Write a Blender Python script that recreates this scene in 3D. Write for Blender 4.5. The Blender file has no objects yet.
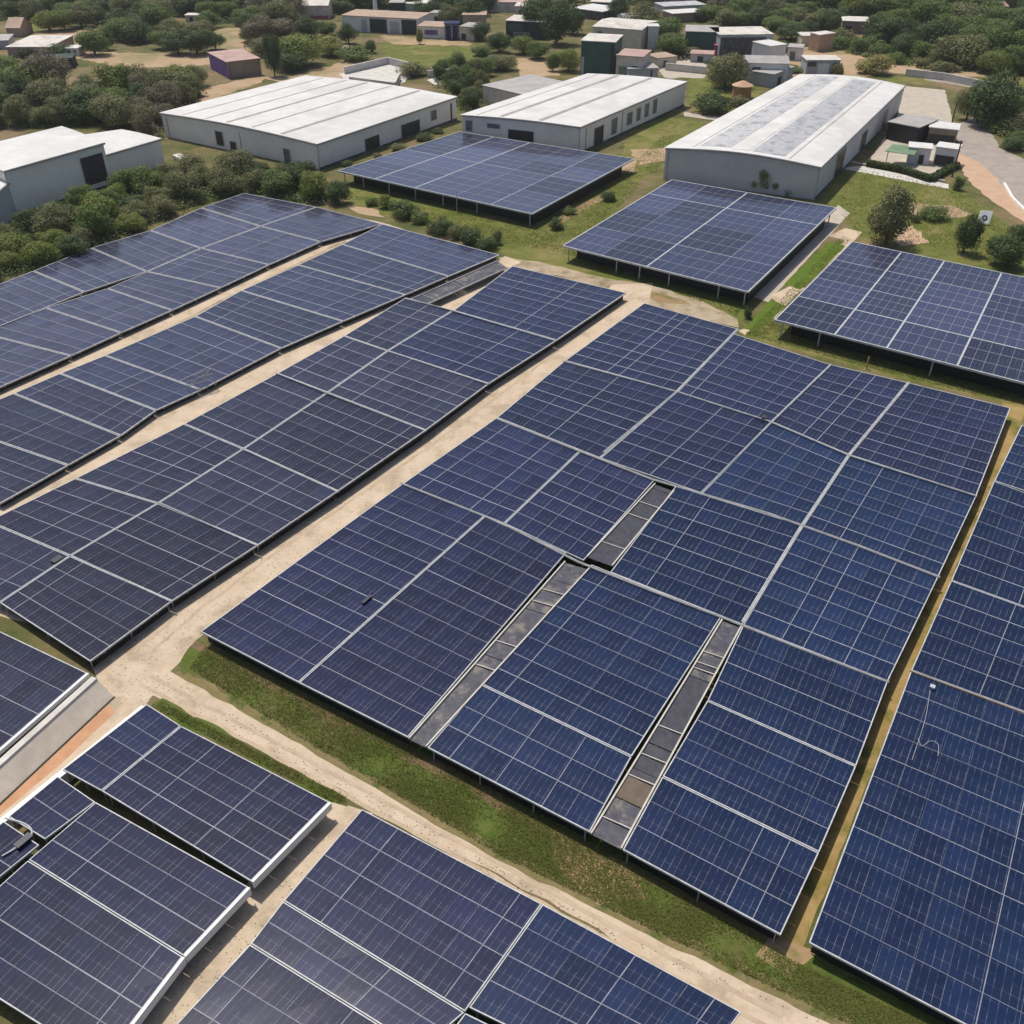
import bpy, bmesh, math, random
from mathutils import Vector, Matrix, noise
random.seed(7)
HAZE = .00009
scene = bpy.context.scene
COL = scene.collection
# ------------------------------------------------------------------ camera, sky, sun, exposure
FPX, PITCH, HC = 961.0, 0.6257, 75.0
cam_d = bpy.data.cameras.new('camera'); cam = bpy.data.objects.new('camera', cam_d); COL.objects.link(cam)
cam.location = (0, 0, HC); cam.rotation_euler = (math.pi/2-PITCH, 0, 0)
cam_d.sensor_width = 36; cam_d.lens = FPX/1024*36; cam_d.clip_start = .5; cam_d.clip_end = 9000
scene.camera = cam
SUN_AZ, SUN_EL = math.radians(-36), math.radians(66)
w = bpy.data.worlds.new('World'); scene.world = w; w.use_nodes = True
nt = w.node_tree; bg = nt.nodes['Background']; sky = nt.nodes.new('ShaderNodeTexSky')
sky.sky_type = 'NISHITA'; sky.sun_disc = False; sky.sun_elevation = SUN_EL; sky.sun_rotation = SUN_AZ
sky.air_density = .7; sky.dust_density = 2.0; sky.ozone_density = 1.0
nt.links.new(sky.outputs[0], bg.inputs[0]); bg.inputs[1].default_value = .125
sd = bpy.data.lights.new('sun', 'SUN'); sd.energy = 3.7; sd.angle = math.radians(.7); sd.color = (1, .95, .87)
so = bpy.data.objects.new('sun', sd); COL.objects.link(so)
sv = Vector((math.sin(SUN_AZ)*math.cos(SUN_EL), math.cos(SUN_AZ)*math.cos(SUN_EL), math.sin(SUN_EL)))
so.rotation_euler = sv.to_track_quat('Z', 'Y').to_euler(); so.location = (0, 0, 300)
scene.view_settings.view_transform = 'Standard'; scene.view_settings.look = 'None'
scene.view_settings.exposure = 0.1; scene.view_settings.gamma = 1.0
scene.render.resolution_x = scene.render.resolution_y = 1024

# ------------------------------------------------------------------ where a point of the photograph lies at height z
CP, SP = math.cos(PITCH), math.sin(PITCH)
def at(x, y, z=0.0):
    a, b = (x-512)/FPX, -(y-512)/FPX
    d = Vector((a, b*SP+CP, b*CP-SP)); t = (z-HC)/d.z
    return Vector((d.x*t, d.y*t, z))
AX = Vector((math.sin(.5657), math.cos(.5657), 0)); BX = Vector((AX.y, -AX.x, 0))

# ------------------------------------------------------------------ materials
MATS = {}
def mat(name, c1, c2=None, rough=.8, scale=1.0, bump=0, spec=.3, metal=0, bscale=None, detail=6, c3=None, s3=.05, lo=.35, hi=.65):
    m = bpy.data.materials.new(name); m.use_nodes = True; t = m.node_tree; N = t.nodes; L = t.links
    p = N['Principled BSDF']; p.inputs['Roughness'].default_value = rough; p.inputs['Metallic'].default_value = metal
    p.inputs['Specular IOR Level'].default_value = spec
    tc = N.new('ShaderNodeTexCoord')
    if c2 is None: p.inputs['Base Color'].default_value = (*c1, 1)
    else:
        n = N.new('ShaderNodeTexNoise'); n.inputs['Scale'].default_value = scale; n.inputs['Detail'].default_value = detail
        n.inputs['Roughness'].default_value = .65
        L.new(tc.outputs['Object'], n.inputs['Vector'])
        r = N.new('ShaderNodeMapRange'); r.inputs[1].default_value = lo; r.inputs[2].default_value = hi; L.new(n.outputs[0], r.inputs[0])
        x = N.new('ShaderNodeMix'); x.data_type = 'RGBA'; x.inputs[6].default_value = (*c1, 1); x.inputs[7].default_value = (*c2, 1)
        L.new(r.outputs[0], x.inputs[0]); out = x.outputs[2]
        if c3:
            n3 = N.new('ShaderNodeTexNoise'); n3.inputs['Scale'].default_value = s3; n3.inputs['Detail'].default_value = 8
            n3.inputs['Roughness'].default_value = .7
            L.new(tc.outputs['Object'], n3.inputs['Vector'])
            r3 = N.new('ShaderNodeMapRange'); r3.inputs[1].default_value = .5; r3.inputs[2].default_value = .62; L.new(n3.outputs[0], r3.inputs[0])
            x3 = N.new('ShaderNodeMix'); x3.data_type = 'RGBA'; x3.inputs[7].default_value = (*c3, 1)
            L.new(out, x3.inputs[6]); L.new(r3.outputs[0], x3.inputs[0]); out = x3.outputs[2]
        L.new(out, p.inputs['Base Color'])
    if bump:
        nb = N.new('ShaderNodeTexNoise'); nb.inputs['Scale'].default_value = bscale or scale*3; nb.inputs['Detail'].default_value = 5
        L.new(tc.outputs['Object'], nb.inputs['Vector'])
        b = N.new('ShaderNodeBump'); b.inputs['Strength'].default_value = 1; b.inputs['Distance'].default_value = bump
        L.new(nb.outputs[0], b.inputs['Height']); L.new(b.outputs[0], p.inputs['Normal'])
    MATS[name] = m; return m
mat('ground', (.060, .080, .020), (.17, .135, .060), scale=.12, bump=.25, bscale=1.5, c3=(.21, .15, .085), s3=.035, spec=.1)
mat('turf', (.060, .095, .015), (.105, .125, .028), scale=.5, bump=.2, bscale=2.5, c3=(.13, .105, .045), s3=.10, spec=.1)
mat('lawn', (.085, .110, .018), (.155, .155, .040), scale=.25, bump=.15, bscale=3, c3=(.20, .175, .06), s3=.07, spec=.1)
mat('track_dirt', (.46, .36, .25), (.55, .445, .325), scale=.35, bump=.06, bscale=2, spec=.15, c3=(.37, .29, .20), s3=.16)
mat('dry_grass', (.155, .13, .05), (.23, .175, .09), scale=.6, bump=.1, spec=.1, c3=(.07, .09, .02), s3=.3)
mat('lawn_green', (.075, .125, .012), (.115, .16, .022), scale=.5, bump=.15, bscale=3, spec=.1)
mat('soil', (.25, .165, .09), (.36, .24, .13), scale=.3, bump=.1, spec=.1, c3=(.15, .14, .05), s3=.15)
mat('dark_soil', (.13, .09, .05), (.19, .13, .07), scale=.5, bump=.1, spec=.1, c3=(.07, .08, .02), s3=.3)
mat('soil_pale', (.30, .23, .15), (.42, .34, .24), scale=.3, bump=.05, spec=.1, c3=(.20, .17, .09), s3=.2)
mat('field', (.34, .235, .14), (.42, .30, .19), scale=.1, bump=.1, spec=.1, c3=(.22, .19, .09), s3=.03)
mat('gap_soil', (.36, .25, .11), (.24, .165, .05), scale=.25, bump=.1, spec=.1, c3=(.13, .13, .03), s3=.2)
mat('orange_dirt', (.44, .28, .18), (.50, .35, .24), scale=.3, bump=.05, spec=.1)
mat('terracotta', (.42, .22, .12), (.50, .28, .16), scale=.6, spec=.2)
mat('asphalt', (.27, .235, .20), (.36, .31, .26), scale=.3, spec=.2)
mat('paving', (.38, .33, .27), (.47, .41, .33), scale=.4, spec=.2)
mat('concrete', (.45, .42, .38), (.60, .57, .52), scale=.4, bump=.02, spec=.3)
mat('beige_wall', (.50, .43, .35), (.62, .54, .44), scale=.5, spec=.2)
mat('white_paint', (.70, .69, .66), (.80, .79, .76), scale=.5, rough=.5)
mat('alu', (.34, .345, .35), (.52, .52, .51), scale=1.2, rough=.5, spec=.4)
mat('joint', (.30, .31, .35), (.52, .53, .56), scale=.4, rough=.5, spec=.3)
mat('dull_alu', (.30, .30, .31), (.45, .44, .43), scale=1.2, rough=.5, metal=.3)
mat('steel', (.28, .28, .28), (.38, .37, .36), scale=1, rough=.5, metal=.5)
mat('pipe', (.55, .53, .48), (.44, .40, .33), scale=.8, rough=.6)
mat('copper', (.52, .33, .20), (.42, .24, .13), scale=1, rough=.6)
mat('deck', (.042, .042, .055), (.080, .078, .095), scale=1.1, rough=.6, c3=(.17, .15, .13), s3=.5)
mat('deck_dark', (.035, .037, .05), (.065, .062, .07), scale=1.3, rough=.4)
mat('soil_deck', (.10,.075,.055), (.15,.115,.085), scale=1)
mat('black', (.012, .012, .014), rough=.6)
mat('backsheet', (.02, .02, .022), rough=.9, spec=.05)
mat('roof_white', (.54, .525, .49), (.64, .625, .59), scale=.15, rough=.6, c3=(.51, .495, .46), s3=.05)
mat('seam', (.26, .24, .22), (.36, .34, .31), scale=.3)
mat('wall_light', (.62, .60, .57), (.72, .70, .66), scale=.15, rough=.7, spec=.2)
mat('wall_grey', (.36, .37, .38), (.42, .43, .44), scale=.15, rough=.7, spec=.2)
mat('opening', (.02, .02, .024), (.035, .033, .035), scale=.6, rough=.4)
mat('door_purple', (.035, .028, .042), (.05, .045, .06), scale=.4, rough=.5)
mat('window_grey', (.10, .11, .12), (.17, .175, .18), scale=.7, rough=.3)
mat('green_panel', (.035, .085, .062), (.05, .11, .08), scale=.3, rough=.6)
mat('dark_green_panel', (.018, .03, .024), (.03, .045, .035), scale=.3, rough=.7)
mat('roof_grey', (.30, .285, .27), (.40, .375, .35), scale=.2)
mat('roof_cream', (.50, .46, .40), (.64, .60, .53), scale=.3, c3=(.40,.37,.33), s3=.2)
mat('roof_tan', (.33, .235, .165), (.42, .31, .23), scale=.2)
mat('roof_pink', (.34, .22, .185), (.46, .32, .28), scale=.2)
mat('purple', (.14, .07, .24), (.2, .12, .3), scale=.3)
mat('navy', (.012, .018, .07), (.02, .025, .09), scale=.3)
mat('magenta', (.30, .07, .11), (.38, .10, .15), scale=.3)
mat('awning_green', (.13, .20, .12), (.18, .26, .16), scale=.3)
mat('brown_wall', (.20, .155, .115), (.28, .22, .17), scale=.2)
mat('bark', (.10, .075, .05), (.16, .12, .085), scale=3)
mat('orange_clay', (.36, .22, .09), (.26, .15, .06), scale=.3)
mat('sky_pale', (.45, .50, .52), rough=.15)
mat('wood', (.38, .27, .13), (.48, .36, .2), scale=2)

def glass_mat(name, ca, cb, line):
    m = bpy.data.materials.new(name); m.use_nodes = True; t = m.node_tree; N = t.nodes; L = t.links
    p = N['Principled BSDF']
    uv = N.new('ShaderNodeUVMap'); uv.uv_map = 'UVMap'; sp = N.new('ShaderNodeSeparateXYZ'); L.new(uv.outputs[0], sp.inputs[0])
    oi = N.new('ShaderNodeObjectInfo'); tc = N.new('ShaderNodeTexCoord')
    def math_(op, a, b=None, c=None):
        n = N.new('ShaderNodeMath'); n.operation = op
        for i, v in enumerate((a, b, c)):
            if v is None: continue
            if isinstance(v, (int, float)): n.inputs[i].default_value = v
            else: L.new(v, n.inputs[i])
        return n.outputs[0]
    def lines(s, per, wd):     # 1 on a thin line every per metres
        f = math_('FRACT', math_('DIVIDE', s, per)); d = math_('ABSOLUTE', math_('SUBTRACT', f, .5))
        return math_('GREATER_THAN', d, .5-wd/per/2)
    nz = N.new('ShaderNodeTexNoise'); nz.inputs['Scale'].default_value = .55; nz.inputs['Detail'].default_value = 4; nz.inputs['Roughness'].default_value = .75
    L.new(tc.outputs['Object'], nz.inputs['Vector'])
    brk = N.new('ShaderNodeMapRange'); brk.inputs[1].default_value = .42; brk.inputs[2].default_value = .62; L.new(nz.outputs[0], brk.inputs[0])
    lu = math_('MULTIPLY', lines(sp.outputs[0], .62, .035), math_('MULTIPLY_ADD', brk.outputs[0], .42, .05))
    lv = math_('MULTIPLY', lines(sp.outputs[1], 1.0, .03), math_('MULTIPLY', brk.outputs[0], .28))
    ln = math_('MAXIMUM', lu, lv)
    cell = N.new('ShaderNodeTexWhiteNoise'); cell.noise_dimensions = '3D'
    cx = N.new('ShaderNodeCombineXYZ'); L.new(math_('FLOOR', math_('DIVIDE', sp.outputs[0], .62)), cx.inputs[0]); L.new(math_('FLOOR', sp.outputs[1]), cx.inputs[1]); L.new(oi.outputs['Random'], cx.inputs[2])
    L.new(cx.outputs[0], cell.inputs['Vector'])
    fac = math_('ADD', math_('MULTIPLY', oi.outputs['Random'], .55), math_('MULTIPLY', cell.outputs['Value'], .45))
    x = N.new('ShaderNodeMix'); x.data_type = 'RGBA'; x.inputs[6].default_value = (*ca, 1); x.inputs[7].default_value = (*cb, 1); L.new(fac, x.inputs[0])
    # dust film
    nd = N.new('ShaderNodeTexNoise'); nd.inputs['Scale'].default_value = .09; nd.inputs['Detail'].default_value = 7; L.new(tc.outputs['Object'], nd.inputs['Vector'])
    dr = N.new('ShaderNodeMapRange'); dr.inputs[1].default_value = .4; dr.inputs[2].default_value = .75; dr.inputs[4].default_value = .06; L.new(nd.outputs[0], dr.inputs[0])
    xd = N.new('ShaderNodeMix'); xd.data_type = 'RGBA'; xd.inputs[7].default_value = (.17, .17, .20, 1); L.new(x.outputs[2], xd.inputs[6]); L.new(dr.outputs[0], xd.inputs[0])
    x2 = N.new('ShaderNodeMix'); x2.data_type = 'RGBA'; x2.inputs[7].default_value = (*line, 1); mc = N.new('ShaderNodeMix'); mc.data_type = 'RGBA'; mc.blend_type = 'MULTIPLY'; mc.inputs[0].default_value = 1; L.new(xd.outputs[2], mc.inputs[6]); L.new(oi.outputs['Color'], mc.inputs[7])
    L.new(mc.outputs[2], x2.inputs[6]); L.new(ln, x2.inputs[0])
    L.new(x2.outputs[2], p.inputs['Base Color'])
    p.inputs['Roughness'].default_value = .10; p.inputs['Specular IOR Level'].default_value = .30
    MATS[name] = m
glass_mat('glass_blue', (.006, .016, .050), (.010, .021, .062), (.30, .34, .42))
glass_mat('glass_mid', (.009, .014, .044), (.015, .020, .058), (.30, .32, .40))
glass_mat('glass_pale_sheen', (.036, .040, .072), (.052, .055, .090), (.30, .31, .38))  # sky reflection of the far panels put into the base colour
glass_mat('glass_slate_sheen', (.024, .030, .062), (.036, .040, .078), (.30, .31, .38))  # weaker sky reflection, likewise lifted into the base colour
glass_mat('glass_violet', (.015, .017, .038), (.024, .026, .050), (.30, .31, .38))

def leaf_mat(name, ca, cb, cc):
    m = bpy.data.materials.new(name); m.use_nodes = True; t = m.node_tree; N = t.nodes; L = t.links
    p = N['Principled BSDF']; g = N.new('ShaderNodeNewGeometry'); oi = N.new('ShaderNodeObjectInfo')
    x = N.new('ShaderNodeMix'); x.data_type = 'RGBA'; x.inputs[6].default_value = (*ca, 1); x.inputs[7].default_value = (*cb, 1)
    L.new(g.outputs['Random Per Island'], x.inputs[0])
    y = N.new('ShaderNodeMix'); y.data_type = 'RGBA'; y.inputs[7].default_value = (*cc, 1); L.new(x.outputs[2], y.inputs[6])
    mm = N.new('ShaderNodeMath'); mm.operation = 'MULTIPLY'; mm.inputs[1].default_value = .7; L.new(oi.outputs['Random'], mm.inputs[0]); L.new(mm.outputs[0], y.inputs[0])
    L.new(y.outputs[2], p.inputs['Base Color']); p.inputs['Roughness'].default_value = .65; p.inputs['Specular IOR Level'].default_value = .25
    tr = N.new('ShaderNodeBsdfTranslucent'); L.new(y.outputs[2], tr.inputs[0])
    mx = N.new('ShaderNodeMixShader'); mx.inputs[0].default_value = .25
    L.new(p.outputs[0], mx.inputs[1]); L.new(tr.outputs[0], mx.inputs[2]); L.new(mx.outputs[0], N['Material Output'].inputs[0])
    MATS[name] = m
leaf_mat('leaf_dark', (0.058,0.092,0.030), (0.098,0.138,0.041), (0.084,0.120,0.043))
leaf_mat('leaf_green', (0.101,0.153,0.038), (0.154,0.215,0.052), (0.138,0.177,0.049))
leaf_mat('leaf_olive', (0.154,0.169,0.064), (0.219,0.222,0.090), (0.179,0.177,0.080))
leaf_mat('leaf_bright', (0.152,0.198,0.038), (0.222,0.253,0.057), (0.175,0.198,0.047))
leaf_mat('leaf_brown', (0.172,0.146,0.086), (0.227,0.189,0.117), (0.165,0.150,0.086))
leaf_mat('leaf_yellow', (0.257, 0.257, 0.061), (0.300, 0.300, 0.095), (0.297, 0.257, 0.081))
leaf_mat('blade', (.135, .185, .030), (.20, .230, .055), (.23, .22, .07))

# ------------------------------------------------------------------ builders
def tag(o, label=None, cat=None, group=None, kind=None):
    if label: o['label'] = label
    if cat: o['category'] = cat
    if group: o['group'] = group
    if kind: o['kind'] = kind
    return o
def empty(name, loc, rz=0):
    o = bpy.data.objects.new(name, None); COL.objects.link(o); o.location = loc; o.rotation_euler.z = rz
    o.empty_display_size = .3
    bpy.context.view_layer.update() if False else None
    return o
class MB:
    def __init__(s): s.v = []; s.f = []; s.m = []; s.uv = {}
    def quadbox(s, top, h, mi=0):           # top: 4 Vectors (ccw), extruded down by h
        b = len(s.v); s.v += [tuple(p) for p in top] + [(p[0], p[1], p[2]-h) for p in top]
        for q in ((0,1,2,3),(7,6,5,4),(0,4,5,1),(1,5,6,2),(2,6,7,3),(3,7,4,0)): s.f.append(tuple(b+i for i in q)); s.m.append(mi)
    def bar(s, p, q, wd, ht, mi=0):         # bar whose TOP centre line runs p->q
        p, q = Vector(p), Vector(q); d = (q-p); d.z = 0
        n = Vector((-d.y, d.x, 0)).normalized()*(wd/2)
        s.quadbox([p-n, q-n, q+n, p+n], ht, mi)
    def tube(s, p, q, r0, r1=None, seg=6, mi=0):
        p, q = Vector(p), Vector(q); r1 = r0 if r1 is None else r1
        d = (q-p).normalized(); a = d.orthogonal().normalized(); c = d.cross(a); b = len(s.v)
        for pt, r in ((p, r0), (q, r1)):
            for k in range(seg):
                t = 2*math.pi*k/seg; s.v.append(tuple(pt+a*(r*math.cos(t))+c*(r*math.sin(t))))
        for k in range(seg):
            k2 = (k+1) % seg; s.f.append((b+k, b+k2, b+seg+k2, b+seg+k)); s.m.append(mi)
        s.f.append(tuple(b+k for k in range(seg-1, -1, -1))); s.m.append(mi)
        s.f.append(tuple(b+seg+k for k in range(seg))); s.m.append(mi)
    def face(s, pts, mi=0):
        b = len(s.v); s.v += [tuple(p) for p in pts]; s.f.append(tuple(range(b, b+len(pts)))); s.m.append(mi)
    def build(s, name, mats, parent=None, origin=None):
        if isinstance(mats, str): mats = [mats]
        off = Vector(origin) if origin is not None else (parent.location.copy() if parent else Vector((0,0,0)))
        me = bpy.data.meshes.new(name)
        me.from_pydata([(x-off.x, y-off.y, z-off.z) for x, y, z in s.v], [], s.f)
        for k in mats: me.materials.append(MATS[k])
        if len(mats) > 1: me.polygons.foreach_set('material_index', s.m)
        o = bpy.data.objects.new(name, me); COL.objects.link(o)
        if parent: o.parent = parent
        elif origin is not None: o.location = off
        return o
def sheet(name, pix, m, z=.02, rag=.35, kind='structure', step=1.2, world=False):     # flat polygon with a ragged rim
    P = [Vector(p) if world else at(*p) for p in pix]; out = []
    for i, a in enumerate(P):
        b = P[(i+1) % len(P)]; n = max(1, int((b-a).length/step))
        for k in range(n):
            p = a.lerp(b, k/n); q = p*.35
            out.append((p.x+rag*noise.noise(q), p.y+rag*noise.noise(q+Vector((9,7,3))), z))
    bm = bmesh.new(); vs = [bm.verts.new(p) for p in out]; f = bm.faces.new(vs); bmesh.ops.triangulate(bm, faces=[f])
    for f in bm.faces:
        if f.normal.z < 0: f.normal_flip()
    me = bpy.data.meshes.new(name); bm.to_mesh(me); bm.free(); me.materials.append(MATS[m])
    o = bpy.data.objects.new(name, me); COL.objects.link(o); o['kind'] = kind
    return o

# ------------------------------------------------------------------ the setting: ground, tracks, fields
g = MB(); S = 2500
g.face([(-S, -600, 0), (S, -600, 0), (S, 2600, 0), (-S, 2600, 0)]); o = g.build('ground', 'ground'); o['kind'] = 'structure'
sheet('dirt_road', [(652,283),(612,285),(556,333),(488,376),(424,422),(338,480),(256,532),(172,588),(88,648),(98,690),(60,740),(-30,812),(-30,850),(60,778),(140,712),(165,678),(196,640),(300,566),(400,492),(500,420),(568,366),(650,305)], 'track_dirt', .024)
sheet('dirt_path', [(150,660),(300,745),(500,862),(650,935),(860,1040),(760,1060),(600,930),(450,850),(345,796),(155,696),(130,690)], 'track_dirt', .016, rag=.35)
sheet('dirt_path', [(330,800),(372,812),(330,850),(170,1040),(90,1100),(100,1040),(250,880)], 'track_dirt', .020)
sheet('grass_verge', [(186,632),(400,735),(600,835),(800,948),(940,1022),(1060,1100),(860,1040),(650,934),(500,861),(300,744),(160,664)], 'turf', .008, rag=1.0)
sheet('grass_verge', [(162,698),(350,796),(348,806),(320,800),(150,706)], 'turf', .028, rag=.5)
sheet('soil_strip', [(770,950),(800,952),(905,690),(955,570),(1020,430),(1030,390),(1005,395),(940,570),(885,680)], 'gap_soil', .012, rag=.3)
sheet('soil_strip', [(190,636),(408,745),(600,845),(800,948),(797,955),(700,908),(590,856),(490,803),(400,757),(290,699),(184,641)], 'dark_soil', .012, rag=.7)
sheet('soil_strip', [(555,835),(640,870),(640,900),(600,905),(560,870)], 'soil', .014, rag=1.2)
sheet('soil_strip', [(775,935),(815,950),(790,985),(755,960)], 'soil', .018, rag=1.2)
sheet('dirt_yard', [(-220,300),(0,286),(243,197),(380,222),(512,264),(600,290),(520,350),(300,500),(90,640),(-60,600),(-260,560)], 'track_dirt', .004, rag=.5)
sheet('soil_strip', [(-60,440),(0,408),(120,352),(215,303),(345,240),(350,246),(215,312),(110,364),(0,420),(-60,455)], 'soil_pale', .012)
sheet('dirt_track', [(-60,540),(0,515),(80,478),(130,450),(190,415),(230,392),(280,372),(345,335),(410,300),(470,275),(505,256),(522,262),(460,290),(402,320),(350,350),(276,390),(230,410),(180,440),(110,480),(0,530),(-60,560)], 'track_dirt', .016)
sheet('dirt_track', [(500,257),(540,262),(600,277),(650,285),(700,300),(740,320),(738,328),(640,303),(560,276),(505,268)], 'soil_pale', .012, rag=.8)
sheet('dry_verge', [(150,668),(172,664),(300,735),(500,850),(650,921),(860,1022),(960,1070),(860,1045),(650,938),(500,866),(300,749)], 'dry_grass', .013, rag=.7)
sheet('lawn', [(829,242),(846,246),(800,290),(784,284)], 'lawn_green', .030, rag=.2)
sheet('lawn', [(770,300),(786,306),(758,332),(744,329)], 'lawn_green', .030, rag=.2)
sheet('lawn', [(345,205),(350,180),(560,215),(632,158),(690,118),(668,150),(600,230),(560,246),(745,300),(745,325),(640,296),(520,262),(470,240)], 'lawn', .006, rag=1.5)
sheet('lawn', [(775,298),(842,236),(852,240),(770,322),(1024,385),(1024,408),(900,378),(742,336)], 'lawn', .006, rag=.6)
sheet('lawn', [(838,170),(870,164),(960,190),(1010,225),(1050,260),(1050,285),(860,240),(842,215),(825,200)], 'lawn', .006, rag=1)
sheet('lawn', [(688,76),(760,78),(760,95),(735,115),(690,112)], 'lawn', .006, rag=1.5)
sheet('lawn', [(640,120),(685,118),(720,130),(600,205),(610,170)], 'lawn', .004, rag=1.5)
sheet('grass_field', [(380,44),(478,44),(474,68),(392,66)], 'lawn', .006, rag=2)
sheet('grass_field', [(930,80),(1060,82),(1060,125),(1000,95)], 'lawn', .006, rag=2)
sheet('grass_field', [(880,76),(940,78),(930,84),(880,82)], 'lawn', .006, rag=2)
sheet('grass_field', [(18,25),(42,24),(45,35),(18,36)], 'lawn', .006, rag=2)
sheet('bare_field', [(0,46),(45,31),(95,29),(90,38),(75,52),(215,54),(215,28),(240,28),(262,45),(250,58),(200,66),(120,68),(75,58)], 'field', .010, rag=2)
sheet('bare_field', [(380,35),(470,42),(470,46),(390,44)], 'field', .012, rag=2)
sheet('bare_field', [(200,90),(262,74),(262,82),(200,104)], 'field', .010, rag=2)
sheet('bare_field', [(260,78),(330,66),(345,58),(372,60),(392,62),(410,70),(390,80),(280,82)], 'field', .010, rag=2)
sheet('bare_field', [(770,10),(815,10),(815,17),(775,17)], 'field', .010, rag=2)
sheet('bare_field', [(770,50),(830,45),(880,52),(960,68),(1010,78),(960,76),(890,74),(850,78),(772,76)], 'field', .010, rag=2)
sheet('bare_field', [(650,58),(706,58),(706,78),(665,78)], 'paving', .010, rag=2)
sheet('bare_field', [(515,58),(556,60),(560,76),(520,76)], 'field', .010, rag=2)
sheet('dirt_patch', [(545,232),(620,190),(600,196),(570,206)], 'soil', .010, rag=1)
sheet('dirt_patch', [(630,150),(668,148),(668,160),(640,165)], 'field', .010, rag=1.2)
sheet('dirt_patch', [(620,165),(636,158),(634,172),(612,176)], 'field', .014, rag=.6)
sheet('dirt_patch', [(345,206),(372,208),(385,217),(360,214)], 'field', .010, rag=1)
sheet('dirt_patch', [(640,288),(680,298),(690,305),(655,302)], 'soil', .014, rag=1)
sheet('dirt_patch', [(888,232),(912,225),(930,243),(900,246)], 'orange_dirt', .010, rag=1)
sheet('dirt_patch', [(895,200),(950,206),(975,214),(950,218),(910,214)], 'field', .010, rag=1.5)
sheet('asphalt_road', [(955,125),(975,117),(988,128),(1000,148),(1030,162),(1040,240),(1016,205),(985,170),(960,160)], 'asphalt', .012, rag=.8)
sheet('asphalt_road', [(925,76),(1030,92),(1030,97),(925,80)], 'asphalt', .012, rag=.8)
sheet('dirt_shoulder', [(952,150),(975,160),(990,172),(1012,196),(1040,232),(1024,222),(985,196),(968,180)], 'orange_dirt', .016, rag=.8)
sheet('yard_paving', [(905,86),(945,90),(952,118),(950,150),(945,170),(930,174),(870,160),(896,120)], 'paving', .010, rag=.4)
sheet('footpath', [(838,168),(862,166),(948,184),(948,189),(860,172)], 'concrete', .016, rag=.3)
sheet('footpath', [(684,112),(722,117),(720,121),(684,116)], 'paving', .012, rag=.5)
sheet('concrete_slab', [(790,286),(805,288),(783,305),(768,297)], 'track_dirt', .016, rag=.2)
sheet('footpath', [(845,228),(862,232),(852,243),(745,335),(738,331),(775,318),(845,240),(828,236)], 'track_dirt', .020, rag=.2)
sheet('concrete_slab', [(838,205),(850,213),(768,302),(752,296)], 'paving', .014, rag=.2)
sheet('terracotta_strip', [(104,702),(116,712),(60,765),(-30,840),(-30,800),(30,768)], 'terracotta', .030, rag=.15)
sheet('sky_sliver', [(968,-6),(1040,-6),(1040,4),(984,3)], 'sky_pale', .02, rag=2)  # flat pale sheet added on the ground to stand in for sky

mat('rut', (.39, .30, .205), (.48, .38, .27), scale=.5, bump=.05, spec=.1)
def rut(pts, off, wd=.42, z=.034):
    W = [at(*p) for p in pts]; Lf = []; Rt = []
    for i, p in enumerate(W):
        d = (W[min(i+1, len(W)-1)]-W[max(i-1, 0)]).normalized(); n = Vector((-d.y, d.x, 0))
        Lf.append(p+n*(off-wd/2)); Rt.append(p+n*(off+wd/2))
    sheet('wheel_rut', Lf+Rt[::-1], 'rut', z, rag=.22, step=.8, world=True)
for o_ in (-.85, .85):
    rut([(630,292),(560,345),(500,390),(430,441),(345,500),(262,557),(196,606),(140,655)], o_)
    rut([(146,680),(235,728),(325,777),(445,842),(555,903),(690,976),(780,1024)], o_*.8)
# ------------------------------------------------------------------ solar tables
QUEUE = []
def onto(p, line, thr):
    best = None
    for (x0, y0), (x1, y1) in zip(line, line[1:]):
        dx, dy = x1-x0, y1-y0; t = ((p[0]-x0)*dx+(p[1]-y0)*dy)/(dx*dx+dy*dy); t = max(0, min(1, t)); q = (x0+dx*t, y0+dy*t); d = math.hypot(q[0]-p[0], q[1]-p[1])
        if best is None or d < best[0]: best = (d, q)
    return best[1] if best[0] < thr else p
def snap(thr, zj=.1, lines=(), lt=9):            # neighbouring tables share their corner supports
    global QUEUE
    for a, k in QUEUE:
        for i, p in enumerate(a[0]):
            for _ in range(2):
                for ln in lines: p = onto(p, ln, lt)
            a[0][i] = tuple(p)
    cl = []
    for a, k in QUEUE:
        for p in a[0]:
            for c in cl:
                if math.hypot(c[0]/c[3]-p[0], c[1]/c[3]-p[1]) < thr: c[0] += p[0]; c[1] += p[1]; c[3] += 1; c[4].append(p); break
            else: cl.append([p[0], p[1], random.uniform(-zj, zj), 1, [p]])
    for a, k in QUEUE:
        z = k.get('z', 1.9); P = []
        for p in a[0]:
            c = next(c for c in cl if any(p is q for q in c[4])); P.append(at(c[0]/c[3], c[1]/c[3], z+c[2]))
        build_table(P, *a[1:], **k)
    QUEUE = []
def table(*a, **k): QUEUE.append((a, k))
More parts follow.
